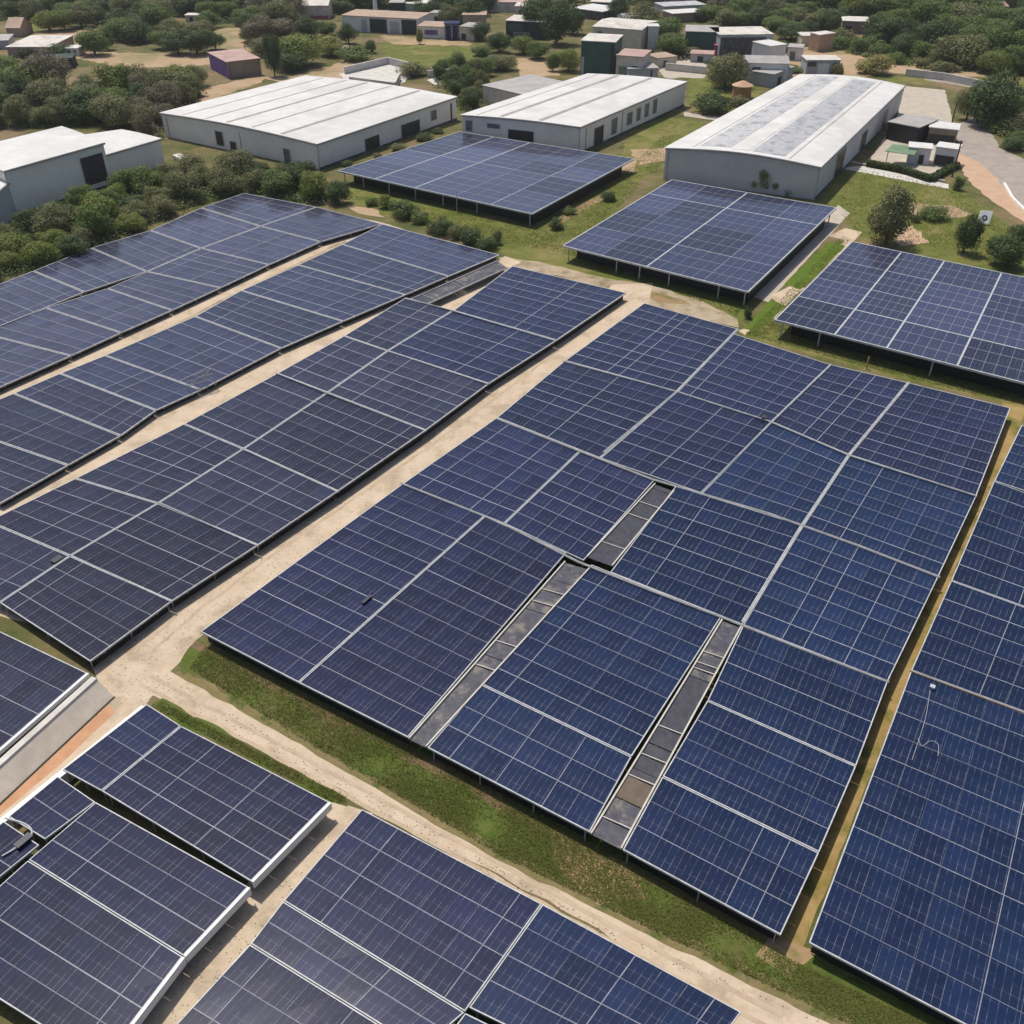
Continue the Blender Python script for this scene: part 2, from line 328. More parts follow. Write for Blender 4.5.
def build_table(P, label, group, z=1.9, glass='glass_mid', mu=2.5, mv=3.0, name='solar_table', rail=.11, posts=True, fascia=None, skirt=None, jit=.05, railm='alu', lw=1.0, major=None):
    c = sum(P, Vector())/4; base = Vector((c.x, c.y, 0)); root = empty(name, base)
    ins = .045*max(1, (c-Vector((0,0,HC))).length/110)          # a small open joint between neighbours
    P = [p+(P[(i+1)%4]-p).normalized()*ins+(P[(i-1)%4]-p).normalized()*ins for i, p in enumerate(P)]
    tag(root, label, 'solar table', group)
    lu = ((P[1]-P[0]).length+(P[2]-P[3]).length)/2; lv = ((P[3]-P[0]).length+(P[2]-P[1]).length)/2
    nu, nv = max(2, round(lu/mu)), max(2, round(lv/mv))
    while nu*nv > 100:
        if lu/nu < lv/nv*.95: nu -= 1
        else: nv -= 1
    dist = (c-Vector((0,0,HC))).length; rs = max(1, dist/95)
    ru, rv = .006*rs*lw, .020*rs*lw
    B = lambda u, v: P[0].lerp(P[1], u).lerp(P[3].lerp(P[2], u), v)
    rowv = [random.choice((.5, .7, 1, 1, 1.4)) for _ in range(nv+1)]; colv = [random.choice((.5, .5, .8, 1, 1, 3.0)) for _ in range(nu+1)]
    # slightly uneven joints, as fitted by hand
    us = [0]+[(i+random.uniform(-.06,.06))/nu for i in range(1, nu)]+[1]; vs = [0]+[(j+random.uniform(-.06,.06))/nv for j in range(1, nv)]+[1]
    e = .012; tone = random.uniform(.70, 1.06)
    for i in range(nu):
        for j in range(nv):
            q = [B(us[i], vs[j]), B(us[i+1], vs[j]), B(us[i+1], vs[j+1]), B(us[i], vs[j+1])]
            dz = [random.uniform(-.012, .012) for _ in range(4)]
            q = [p+Vector((0,0,d)) for p, d in zip(q, dz)]
            w_, h_ = (q[1]-q[0]).length, (q[3]-q[0]).length
            Q = lambda a, b: q[0].lerp(q[1], a/w_).lerp(q[3].lerp(q[2], a/w_), b/h_)
            O = [Q(e,e), Q(w_-e,e), Q(w_-e,h_-e), Q(e,h_-e)]
            a0, a1, b0, b1 = ru*colv[i]+e, w_-ru*colv[i+1]-e, rv*rowv[j]+e, h_-rv*rowv[j+1]-e
            I = [Q(a0,b0), Q(a1,b0), Q(a1,b1), Q(a0,b1)]
            cc = (q[0]+q[2])/2
            V = [p-cc for p in O]+[p-cc for p in I]+[p-cc-Vector((0,0,.05)) for p in O]
            F = [(4,5,6,7),(0,1,5,4),(1,2,6,5),(2,3,7,6),(3,0,4,7),(0,8,9,1),(1,9,10,2),(2,10,11,3),(3,11,8,0),(11,10,9,8)]
            me = bpy.data.meshes.new('panel'); me.from_pydata([tuple(v) for v in V], [], F)
            me.materials.append(MATS[glass]); me.materials.append(MATS['joint']); me.materials.append(MATS['backsheet'])
            me.polygons.foreach_set('material_index', [0]+[1]*8+[2])
            uv = me.uv_layers.new(name='UVMap')
            sx = random.random()*.1
            for li, (a, b) in zip(range(4), ((a0,b0),(a1,b0),(a1,b1),(a0,b1))): uv.data[li].uv = (a+sx, b)
            po = bpy.data.objects.new('panel', me); COL.objects.link(po); po.parent = root; po.location = cc-base
            kf = tone*random.uniform(.84, 1.2); po.color = (kf*random.uniform(.93,1.07), kf, kf*random.uniform(.96,1.05), 1)
    up = Vector((0,0,.05))
    f = MB(); r = rail*max(1, rs*.75)
    for a, b in ((0,1),(1,2),(2,3),(3,0)):
        p, q = P[a], P[b]; inn = (c-(p+q)/2); inn.z = 0; d = (q-p).normalized(); inn = (inn-d*inn.dot(d)).normalized()*(r/2)
        ex = d*(0 if a % 2 else 0)
        if a % 2 == 0: f.bar(p+inn+up, q+inn+up, r, .22)
        else: f.bar(p+inn+d*r+up*1.08, q+inn-d*r+up*1.08, r, .22)
    f.build('frame', railm, root)
    if fascia:
        a, b, hgt = fascia; p, q = P[a], P[b]; inn = (c-(p+q)/2); inn.z = 0; inn = inn.normalized()*-.14
        s_ = MB(); s_.bar(p+inn+up*1.6, q+inn+up*1.6, .22, hgt); s_.build('fascia', 'white_paint', root)
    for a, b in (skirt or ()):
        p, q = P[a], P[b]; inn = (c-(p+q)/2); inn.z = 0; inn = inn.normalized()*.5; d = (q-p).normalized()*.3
        s_ = MB(); s_.bar(p+inn+d-Vector((0,0,.2)), q+inn-d-Vector((0,0,.2)), .05, min(p.z, q.z)-.3); s_.build('shade_sheet', 'black', root)  # black sheet added under the edge to paint its band of shade
    if posts:
        bm_ = MB()
        for t in (.18, .5, .82): bm_.bar(B(.01,t)-Vector((0,0,.3)), B(.99,t)-Vector((0,0,.3)), .14, .18)
        bm_.build('beam', 'steel', root)
        n1 = max(2, round(lu/7)); n2 = max(2, round(lv/9))
        for k in range(n1+1):
            for v in (.025, .975):
                pt = B(min(max(k/n1,.03),.97), v); pm = MB(); pm.tube((pt.x,pt.y,0), (pt.x,pt.y,pt.z-.1), .07*max(1, rs*.8), seg=6); pm.build('post', 'dull_alu', root)
        for k in range(1, n2):
            for u in (.03, .97):
                pt = B(u, k/n2); pm = MB(); pm.tube((pt.x,pt.y,0), (pt.x,pt.y,pt.z-.1), .07*max(1, rs*.8), seg=6); pm.build('post', 'dull_alu', root)
    return root

GM = 'solar tables of the middle field right of the dirt road'
ordn = ['first','second','third','fourth','fifth','sixth','seventh','eighth','ninth','tenth','eleventh']
M1 = [([(200,632),(297,682),(481,520),(401,485)], 'near edge, first from the dirt road', 'glass_mid'),
      ([(300,684),(408,738),(563,561),(485,522)], 'near edge, just left of the first grey walkway', 'glass_mid'),
      ([(427,748),(590,833),(631,759),(480,686)], 'near edge, between the grey walkways', 'glass_blue'),
      ([(483,683),(633,755),(721,619),(590,568)], 'second from the near edge, between the grey walkways', 'glass_blue'),
      ([(622,850),(781,936),(819,855),(661,778)], 'near edge, right of the longer walkway', 'glass_blue'),
      ([(663,775),(820,851),(856,768),(706,702)], 'second from the near edge, right of the longer walkway', 'glass_blue'),
      ([(708,699),(857,765),(888,684),(742,628)], 'third from the near edge, right of the longer walkway', 'glass_blue')]
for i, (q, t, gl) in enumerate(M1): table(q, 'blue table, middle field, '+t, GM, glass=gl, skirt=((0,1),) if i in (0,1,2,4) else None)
for q, t, gl in [([(404,482),(503,520),(578,452),(495,420)], 'first from the dirt road', 'glass_mid'), ([(508,522),(586,556),(654,484),(581,454)], 'second from the road, left of the short walkway', 'glass_mid'),
      ([(613,565),(743,618),(796,530),(674,491)], 'third from the road, right of the short walkway', 'glass_blue'), ([(748,619),(889,678),(938,579),(801,534)], 'last before the narrow soil gap', 'glass_blue')]:
    table(q, 'blue table, middle field, second row, '+t, GM, glass=gl)
for q, t, gl in [([(498,416),(604,452),(676,393),(563,362)], 'first from the dirt road', 'glass_mid'), ([(607,453),(699,491),(767,427),(677,395)], 'second from the dirt road', 'glass_mid'),
      ([(703,493),(795,528),(846,456),(771,428)], 'third from the dirt road', 'glass_blue'), ([(800,530),(940,574),(977,499),(851,459)], 'last before the narrow soil gap', 'glass_blue')]:
    table(q, 'blue table, middle field, third row, '+t, GM, glass=gl)
for q, t, gl in [([(566,359),(668,387),(736,326),(644,303)], 'first from the dirt road', 'glass_mid'), ([(683,390),(767,416),(829,364),(738,338)], 'second from the dirt road', 'glass_mid'),
      ([(774,418),(848,450),(906,382),(833,365)], 'third from the dirt road', 'glass_mid'), ([(853,454),(977,492),(1011,408),(911,382)], 'last before the narrow soil gap', 'glass_mid')]:
    table(q, 'blue table, middle field, far row, '+t, GM, glass=gl)
snap(6, .1, [[(395,481),(500,522),(588,563),(650,590),(722,617),(800,648),(893,684)], [(490,415),(580,451),(652,479),(768,513),(860,546),(945,579)], [(558,359),(672,390),(769,421),(851,456),(982,498)],
  [(738,329),(680,389),(598,460)], [(832,364),(770,424),(696,499)], [(909,382),(849,455),(798,532),(741,628)]])
GR = 'solar tables right of the narrow soil gap'
for i, q in enumerate([[(808,943),(1130,1112),(1160,768),(912,674)], [(909,667),(1160,760),(1190,670),(949,583)], [(952,578),(1190,664),(1210,562),(992,484)], [(995,478),(1210,552),(1240,490),(1021,425)]]):
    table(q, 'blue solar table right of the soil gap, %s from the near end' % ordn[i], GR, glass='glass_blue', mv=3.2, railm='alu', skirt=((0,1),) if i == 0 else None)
snap(8.5)
GL = 'solar tables in the row along the left side of the dirt road'
L1R = [[(2,606),(90,662),(170,603),(71,559)],[(75,554),(174,600),(256,548),(158,506)],[(163,502),(260,543),(336,494),(243,452)],[(248,448),(340,489),(424,433),(327,396)],
       [(331,391),(428,428),(487,386),(388,354)],[(391,349),(491,382),(557,341),(454,311)],[(452,310),(557,340),(627,293),(512,266)]]
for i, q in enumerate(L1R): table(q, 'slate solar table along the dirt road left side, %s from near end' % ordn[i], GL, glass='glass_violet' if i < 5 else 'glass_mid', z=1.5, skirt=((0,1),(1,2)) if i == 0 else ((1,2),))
GL2 = 'solar tables between the sandy track and the road row'
L1L = [[(-95,565),(-3,600),(66,557),(-14,523)],[(-10,520),(69,554),(154,505),(73,480)],[(78,477),(157,501),(239,450),(181,426)],[(187,422),(244,446),(325,394),(275,375)],
       [(279,372),(327,390),(385,352),(342,338)],[(346,334),(387,349),(453,311),(405,298)]]
for i, q in enumerate(L1L): table(q, 'slate solar table right of the sandy track, %s from its near end' % ordn[i], GL2, glass='glass_violet', z=1.5)
snap(8, .14)
GL3 = 'solar tables between the two narrow sandy gaps'
L2 = [[(-130,452),(0,504),(67,467),(-58,424)],[(-55,421),(70,464),(120,437),(12,395)],[(15,392),(122,435),(155,412),(58,375)],[(62,372),(158,409),(200,391),(103,357)],[(107,354),(203,389),(280,350),(193,318)],
      [(197,315),(283,347),(342,323),(239,292)],[(243,289),(345,320),(404,297),(296,266)],[(300,264),(408,293),(448,278),(340,246)],[(344,243),(450,275),(500,255),(385,225)]]
for i, q in enumerate(L2): table(q, 'greyish solar table left of the sandy track, %s from the left edge' % ordn[i], GL3, glass='glass_slate_sheen' if i > 2 else 'glass_violet', z=1.0, skirt=((1,2),), lw=.8, railm='dull_alu' if i % 3 == 1 else 'alu')
GL4 = 'solar tables of the far left field below the hedge'
L3R = [[(-95,368),(-10,392),(70,357),(-20,336)],[(-17,335),(73,355),(120,334),(45,310)],[(48,309),(123,332),(171,312),(105,289)],[(109,287),(174,309),(220,289),(146,271)],[(147,270),(222,287),(268,266),(200,250)],
       [(203,249),(271,264),(320,243),(260,228)],[(263,226),(322,241),(380,223),(318,207)]]
for i, q in enumerate(L3R): table(q, 'pale solar table of the far left field, gap side, %s from the left' % ordn[i], GL4, glass='glass_pale_sheen', lw=.65, z=1.0, skirt=((1,2),), railm='dull_alu')
L3L = [[(-60,307),(-5,327),(83,292),(32,272)],[(34,270),(86,291),(146,271),(90,249)],[(92,247),(147,270),(200,249),(149,231)],[(151,230),(203,247),(258,226),(200,209)],[(202,207),(261,224),(316,206),(244,193)]]
for i, q in enumerate(L3L): table(q, 'pale solar table of the far left field, below the hedge, %s from left' % ordn[i], GL4, glass='glass_pale_sheen', lw=.65, z=1.0, railm='dull_alu')
snap(9, .12, [[(-60,345),(0,327),(85,292),(107,289),(151,270),(200,249),(259,227),(317,207),(345,206)]])
table([(-120,705),(-12,760),(88,673),(-15,624)], 'slate solar table above the beige retaining wall at the left edge', 'solar tables near the road crossing', glass='glass_violet', z=2.0, fascia=(1,2,.5))
snap(3)
GD = 'solar tables left of the near dirt path'
DL = [([(62,770),(100,790),(180,725),(147,704)],'small solar table at the corner of the road crossing',None), ([(103,793),(251,882),(330,802),(183,727)],'slate solar table with white fascia, nearest the road crossing',(1,2,.9)),
      ([(8,817),(45,840),(94,801),(58,776)],'small solar table along the white kerb with a dark box at its corner',None), ([(-55,868),(-18,892),(40,845),(4,821)],'small solar table cut by the left edge beside the dark box',None),
      ([(30,858),(184,954),(249,887),(98,803)],'large violet solar table below the dark gap, white fascia on its right',(1,2,.9)), ([(-75,953),(101,1064),(183,959),(26,862)],'large violet solar table in the bottom left corner of the view',(1,2,.9))]
for q, t, fa in DL: table(q, t, GD, glass='glass_mid', z=2.0, fascia=fa, mu=2.2, mv=2.2, rail=.09)
snap(4.5, .06, [[(28,860),(184,957)]], 6)
GD2 = 'solar tables at the bottom below the diagonal dirt path'
for q, t in [([(285,898),(465,1006),(540,903),(362,809)],'blue solar table at the bottom with its far corner on the dirt path'), ([(252,941),(424,1047),(461,1010),(281,903)],'narrow blue solar table at the bottom, second along the left path'),
             ([(160,1042),(340,1150),(420,1052),(248,946)],'blue solar table at the bottom, third along the left path'), ([(470,1009),(672,1108),(742,1012),(544,904)],'bright blue solar table at the bottom centre below the dirt path'),
             ([(428,1053),(625,1160),(668,1112),(466,1013)],'sliver of blue solar table at the very bottom, below the bright blue one')]:
    table(q, t, GD2, glass='glass_mid' if 'bright' not in t else 'glass_blue', z=1.9, mu=2.1, mv=2.6, rail=.09)

snap(4.5, .06, [[(283,901),(372,955),(463,1011)], [(250,944),(422,1051)], [(543,903),(467,1010),(428,1062)]], 6)
# raised canopies
def canopy(quad, nu, nv, label, z, gl, sub=(4, 3)):
    P = [at(x, y, z) for x, y in quad]; c = sum(P, Vector())/4; base = Vector((c.x, c.y, 0)); root = empty('solar_canopy', base)
    tag(root, label, 'solar canopy', 'large solar canopies on tall posts')
    B = lambda u, v: P[0].lerp(P[1], u).lerp(P[3].lerp(P[2], u), v)
    # panels between the broad white joints; module joints inside each
    us = [0]+[(i+random.uniform(-.12,.12))/nu for i in range(1, nu)]+[1]; vs = [0]+[(j+random.uniform(-.12,.12))/nv for j in range(1, nv)]+[1]
    uw = [1]+[random.choice((.25,.5,1,1)) for _ in range(nu-1)]+[1]; vw = [1]+[random.choice((.3,.6,1,1)) for _ in range(nv-1)]+[1]
    for i in range(nu):
        for j in range(nv):
            q = [B(us[i],vs[j]), B(us[i+1],vs[j]), B(us[i+1],vs[j+1]), B(us[i],vs[j+1])]; cc = (q[0]+q[2])/2
            tl = random.uniform(-.04,.04)
            q[0].z += tl; q[2].z -= tl
            w_, h_ = (q[1]-q[0]).length, (q[3]-q[0]).length
            Q = lambda a, b: q[0].lerp(q[1], a).lerp(q[3].lerp(q[2], a), b)
            V = []; F = []; mi = []; U = []
            def quad_(a0,b0,a1,b1,m_,dz=0):
                k = len(V); 
                for a, b in ((a0,b0),(a1,b0),(a1,b1),(a0,b1)): V.append(tuple(Q(a,b)-cc+Vector((0,0,dz)))); U.append((a*w_, b*h_))
                F.append((k,k+1,k+2,k+3)); mi.append(m_)
            gw, gh = .15*uw[i]/w_, .15*vw[j]/h_; gw2, gh2 = .15*uw[i+1]/w_, .15*vw[j+1]/h_
            quad_(gw, gh, 1-gw2, 1-gh2, 0, 0)
            for a0,b0,a1,b1 in ((0,0,1,gh),(0,1-gh2,1,1),(0,gh,gw,1-gh2),(1-gw2,gh,1,1-gh2)): quad_(a0,b0,a1,b1,1,0)
            su, sv_ = sub
            for k in range(1, su): quad_(k/su-.02/w_, gh, k/su+.02/w_, 1-gh2, 2, .012)
            for k in range(1, sv_): quad_(gw, k/sv_-.05/h_, 1-gw2, k/sv_+.05/h_, 2, .02)
            k = len(V)
            for a, b in ((0,0),(1,0),(1,1),(0,1)): V.append(tuple(Q(a,b)-cc-Vector((0,0,.12)))); U.append((0,0))
            F.append((k+3,k+2,k+1,k)); mi.append(3)
            me = bpy.data.meshes.new('panel'); me.from_pydata(V, [], F)
            for m_ in (gl, 'alu', 'dull_alu', 'backsheet'): me.materials.append(MATS[m_])
            me.polygons.foreach_set('material_index', mi); uv = me.uv_layers.new(name='UVMap')
            for lp in me.loops: uv.data[lp.index].uv = U[lp.vertex_index]
            po = bpy.data.objects.new('panel', me); COL.objects.link(po); po.parent = root; po.location = cc-base
            kf = random.choice((.55, .8, .95, 1, 1.1, 1.25)); po.color = (kf, kf, kf*1.05, 1)
    f = MB(); up = Vector((0,0,.1))
    for a, b in ((0,1),(1,2),(2,3),(3,0)): f.bar(P[a]+up*(1 if a%2 else 1.05), P[b]+up*(1 if a%2 else 1.05), .25, .35)
    f.build('frame', 'alu', root)
    bm_ = MB()
    for t in (.1,.3,.5,.7,.9): bm_.bar(B(.01,t)-Vector((0,0,.4)), B(.99,t)-Vector((0,0,.4)), .25, .4)
    bm_.build('beam', 'steel', root)
    n1 = 7
    for k in range(n1+1):
        for v in (.02, .5, .98):
            if random.random() < .12: continue
            pt = B(min(max((k+random.uniform(-.15,.15))/n1,.02),.98), v); pm = MB(); pm.tube((pt.x,pt.y,0),(pt.x,pt.y,pt.z-.2), .13); pm.build('post', 'alu', root)
    for k in range(1, 5):
        pt = B(.98, k/5); pm = MB(); pm.tube((pt.x,pt.y,0),(pt.x,pt.y,pt.z-.2), .13); pm.build('post', 'alu', root)
    # added black sheets that paint the deep shade under two sides
    a, b = B(.04, .06), B(.97, .05); s = MB(); s.bar((a.x,a.y,z-.5), (b.x,b.y,z-.5), .05, z-.6); s.build('shade_sheet', 'black', root)
    a, b = B(.985, .04), B(.985, .9); s = MB(); s.bar((a.x,a.y,z-.5), (b.x,b.y,z-.5), .05, z-.6); s.build('shade_sheet', 'black', root)
canopy([(338,171),(532,214),(634,159),(460,132)], 5, 4, 'raised solar canopy with black shaded side below the white warehouses, the leftmost', 3.2, 'glass_pale_sheen', (3,3))
canopy([(563,246),(748,292),(836,208),(672,180)], 4, 4, 'raised solar canopy on thin posts in front of the grey walled warehouse', 3.3, 'glass_slate_sheen', (5,3))
canopy([(775,320),(1170,420),(1170,308),(852,242)], 6, 4, 'raised solar canopy cut by the right edge of the view', 3.3, 'glass_slate_sheen', (6,3))

# walkways between tables
def walkway(quad, n, label, z=1.85, rails='pipe'):
    P = [at(x, y, z) for x, y in quad]; c = sum(P, Vector())/4; base = Vector((c.x, c.y, 0)); root = empty('service_walkway', base)
    tag(root, label, 'walkway', 'grey service walkways between solar tables')
    B = lambda u, v: P[0].lerp(P[1], u).lerp(P[3].lerp(P[2], u), v); t = 0
    cuts = sorted(random.uniform(.03,.97) for _ in range(n-1)); cuts = [0]+cuts+[1]
    for k in range(n):
        a, b = cuts[k], cuts[k+1]-.003
        m = MB(); dz = Vector((0,0,random.uniform(-.08,.0))); m.quadbox([B(0,a)+dz, B(1,a)+dz, B(1,b)+dz, B(0,b)+dz], .08); m.build('deck_plate', 'soil_deck' if (n == 14 and k == 2) else 'deck_dark' if n == 7 else random.choice(('deck','deck','deck_dark')), root)
    for u in (.0, 1.0):
        m = MB(); m.bar(B(u,0)+Vector((0,0,.16)), B(u,1)+Vector((0,0,.16)), .16, .25); m.build('side_rail', rails, root)
    for k in range(1, n, 2):
        m = MB(); m.bar(B(0.02,cuts[k])+Vector((0,0,.08)), B(.98,cuts[k]+.004)+Vector((0,0,.08)), .10, .1); m.build('cross_bar', rails, root)
walkway([(409,739),(426,747),(589,569),(565,562)], 9, 'narrow grey service walkway running up from the near edge, left of centre')
walkway([(591,834),(621,849),(741,627),(722,620)], 14, 'longer grey service walkway with mottled plates and a brown patch')
walkway([(587,557),(612,566),(674,491),(655,484)], 7, 'short grey service walkway in the second row of the middle field')
walkway([(410,300),(424,306),(508,268),(498,261)], 6, 'grey gangway along the end of the far left field by the sandy track', 1.2, rails='dull_alu')
# cable trays in the joints between table rows
def tray(pts, label, m='pipe', z=1.98, wd=.3):
    if 'left side of the dirt road' in label or 'left edge' in label: z = 1.58; wd = .22
    W = [at(x, y, z) for x, y in pts]; base = Vector((W[0].x, W[0].y, 0)); root = empty('cable_tray', base)
    tag(root, label, 'cable tray', 'cable trays along the joints of the solar field')
    a = MB(); b = MB()
    for p, q in zip(W, W[1:]):
        a.bar(p, q, wd, .1); n = (q-p).cross(Vector((0,0,1))).normalized()*(wd*.25)
        b.tube(p+n+Vector((0,0,.05)), q+n+Vector((0,0,.05)), .045); b.tube(p-n+Vector((0,0,.05)), q-n+Vector((0,0,.05)), .035)
    a.build('tray', m, root); b.build('pipe', 'alu', root)
tray([(401,483),(500,522),(579,562),(650,590),(722,617),(800,648),(889,682)], 'long beige cable tray behind the front row of the middle field')
tray([(496,418),(580,451),(652,479),(768,513),(860,546),(940,577)], 'long beige cable tray between second and third rows of the middle field', wd=.35)
tray([(563,361),(672,390),(769,421),(851,456),(977,496)], 'long grey cable tray before the far row of the middle field', 'dull_alu')
tray([(910,670),(1024,712),(1160,766)], 'copper coloured cable tray right of the narrow soil gap', 'copper')
tray([(72,556),(172,602)], 'white cable tray on the left side of the dirt road, nearest the crossing', 'alu')
tray([(160,503),(258,546)], 'white cable tray on the left side of the dirt road, second from the crossing', 'alu')
tray([(245,450),(338,492)], 'white cable tray on the left side of the dirt road, third from the crossing', 'alu')
tray([(276,373),(327,393),(426,431)], 'white cable tray on the left side of the dirt road, fourth from the crossing', 'alu')
tray([(343,336),(388,351),(488,384)], 'white cable tray on the left side of the dirt road, fifth from the crossing', 'alu')
tray([(406,298),(454,311),(556,341)], 'white cable tray on the left side of the dirt road, farthest from the crossing', 'alu')
tray([(-40,582),(0,599),], 'short cable tray at the left edge of the view', 'alu')
tray([(738,329),(680,389),(604,452)], 'pale cable tray running up the middle field to the lawn', 'alu', wd=.4)
tray([(832,364),(770,424),(701,493)], 'pale cable tray right of centre in the middle field, far half', 'alu', wd=.25)
tray([(909,382),(849,455),(798,532),(743,622)], 'pale cable tray crossing three rows of the middle field on the right', 'alu', wd=.45)
# loose cables, boxes
def cable(pts, label, z=2.0, r=.022):
    W = [at(x, y, z) for x, y in pts]; m = MB(); S_ = []
    for i in range(len(W)-1):
        p0, p1, p2, p3 = W[max(i-1,0)], W[i], W[i+1], W[min(i+2,len(W)-1)]
        for k in range(5):
            t = k/5; S_.append(.5*((2*p1)+(p2-p0)*t+(2*p0-5*p1+4*p2-p3)*t*t+(3*p1-p0-3*p2+p3)*t**3))
    S_.append(W[-1])
    for p, q in zip(S_, S_[1:]): m.tube(p, q, r, seg=5)
    o = m.build('loose_cable', 'alu', None, origin=Vector((W[0].x, W[0].y, 0))); tag(o, label, 'cable', 'loose cables lying on the solar tables')
cable([(918,738),(922,746),(930,741),(938,744),(938,756)], 'curly loose cable on the solar table right of the soil gap')
cable([(930,690),(925,720),(912,760)], 'straight loose cable on the solar table right of the soil gap')
cable([(5,818),(25,824),(32,833),(20,845),(2,856)], 'looped white cable around the dark box at the left edge', r=.09, z=2.1)
def boxthing(x, y, sx, sy, h, z, label, m='black', name='junction_box'):
    c = at(x, y, z); root = empty(name, Vector((c.x, c.y, z))); tag(root, label, name.replace('_',' '))
    b = MB(); p = [c+AX*(a*sx/2)+BX*(b_*sy/2)+Vector((0,0,h)) for a, b_ in ((-1,-1),(-1,1),(1,1),(1,-1))]; b.quadbox(p, h); b.build('body', m, root)
    l = MB(); p = [c+AX*(a*(sx/2+.05))+BX*(b_*(sy/2+.05))+Vector((0,0,h+.05)) for a, b_ in ((-1,-1),(-1,1),(1,1),(1,-1))]; l.quadbox(p, .048); l.build('lid', 'deck_dark' if m == 'black' else 'alu', root)
boxthing(57,560,1.2,.8,.15,1.6,'black junction box on the slate tables at the left edge')
boxthing(367,600,1.5,.3,.15,1.95,'long black junction box lying on the front table beside the road')
boxthing(24,842,1.4,.6,.25,2.02,'black junction box beside a looped white cable at the left')
boxthing(560,395,1.3,.9,.2,1.98,'small black junction box on the far row by the pale tray') if False else None
boxthing(764,418,.8,.5,.25,2.0,'small black junction box in the far row of the middle field')
boxthing(932,688,.4,.4,.25,2.0,'small pale junction box right of the narrow soil gap','alu')
# bent steel rack at the sandy track
r = empty('steel_rack', at(208,384,0)); tag(r, 'bent steel rack standing at the edge of the sandy track', 'rack')
rk = MB()
for x in (190,199,208,216): a = at(x, 397-(x-190)*.35, 0); rk.tube(a, a+Vector((0,0,3.6)), .06)
rk.build('upright', 'steel', r); rk = MB()
for z in (1.9, 2.7, 3.5): rk.tube(at(190,397)+Vector((0,0,z)), at(216,388)+Vector((0,0,z)), .05)
rk.tube(at(190,397)+Vector((0,0,1.9)), at(216,388)+Vector((0,0,3.5)), .05)
rk.build('crossbar', 'steel', r)
# retaining wall under the left table, kerbs
r = empty('retaining_wall', at(100,690)); tag(r, 'beige sloping retaining wall with grey coping left of the road crossing', 'retaining wall')
a, b = at(91,676,1.9), at(-60,811,1.9); d = (b-a).normalized(); n = Vector((-d.y, d.x, 0));  n = n if n.dot(BX) > 0 else -n
wm = MB(); t0 = [a+n*.75, b+n*.75]; g0 = [a+n*2.6+d*.1, b+n*2.6]
for p in t0: p.z = 1.75
for p in g0: p.z = 0
a2, b2 = a.copy(), b.copy(); a2.z = b2.z = 1.75
al, bl = a2.copy(), b2.copy(); al.z = bl.z = 0
wm.v = [tuple(p) for p in (a2, b2, t0[1], t0[0], al, bl, g0[1], g0[0])]; wm.f = [(0,3,2,1),(3,7,6,2),(0,4,7,3),(1,2,6,5),(0,1,5,4)]; wm.m = [0]*5
wm.build('wall', 'beige_wall', r); cm = MB(); cm.bar(a+n*.45, b+n*.45, .7, .14); cm.build('coping', 'concrete', r)
km = MB(); km.bar(g0[0]+n*.12+Vector((0,0,.12)), g0[1]+n*.12+Vector((0,0,.12)), .15, .12); km.build('drain', 'dark_green_panel', r)
def kerb(pts, label, m='white_paint', wd=.3, h=.35, z=None):
    W = [at(x, y, 0) for x, y in pts]; k = MB()
    for p, q in zip(W, W[1:]): k.bar(p+Vector((0,0,h)), q+Vector((0,0,h)), wd, h)
    o = k.build('kerb', m, None, origin=W[0]); tag(o, label, 'kerb')
kerb([(147,716),(60,787),(-30,860)], 'white kerb wall beside the small tables at the road crossing', wd=.7, h=1.4)
kerb([(1004,184),(1012,198),(1030,216)], 'white kerb along the curve of the asphalt road at the right', wd=.6)
kerb([(838,160),(900,172),(945,182)], 'low beige kerb along the footpath behind the grey warehouse yard', 'concrete', wd=.5)
def pole(x, y, h, label, r=.09, m='alu', name='post'):
    k = MB(); a = at(x, y); k.tube(a, a+Vector((0,0,h)), r, r*.8, 8); k.tube(a, a+Vector((0,0,.15)), r*2, r*1.6, 8)
    o = k.build(name, m, None, origin=a); tag(o, label, 'post')
pole(866,369,2.2,'short wooden post on the grass verge above the far row',.14,'wood','wooden_post')
pole(952,177,9,'tall dark post at the corner of the paved yard',.2,'deck_dark','yard_post')
pole(950,130,8,'tall dark post behind the white roofed shed',.2,'deck_dark','yard_post')
pole(457,212,5,'thin leaning post on the lawn below the leftmost canopy',.08,'alu')

# ------------------------------------------------------------------ buildings
def wallrect(root, a, b, t0, t1, z0, z1, m, name, out=.06):
    d = b-a; n = Vector((d.y, -d.x, 0)).normalized()
    p, q = a+d*t0+n*out/2, a+d*t1+n*out/2
    k = MB(); k.bar((p.x,p.y,z1),(q.x,q.y,z1), out*2, z1-z0); o = k.build(name, m, root)
    if name in ('window', 'door') and (q-p).length > 1.2:
        fr = MB(); s = n*(out+.03)
        fr.bar(p+s+Vector((0,0,z1+.12)), q+s+Vector((0,0,z1+.12)), .12, .12)
        for t in (.0, 1.0): pp = p.lerp(q, t)+s; dd = d.normalized()*.07; fr.bar((pp-dd)+Vector((0,0,z1)), (pp+dd)+Vector((0,0,z1)), .12, z1-z0)
        f_ = fr.build('door_frame' if name == 'door' else 'window_frame', 'concrete', None); f_.parent = o
        for v in f_.data.vertices: v.co -= root.location
    return o
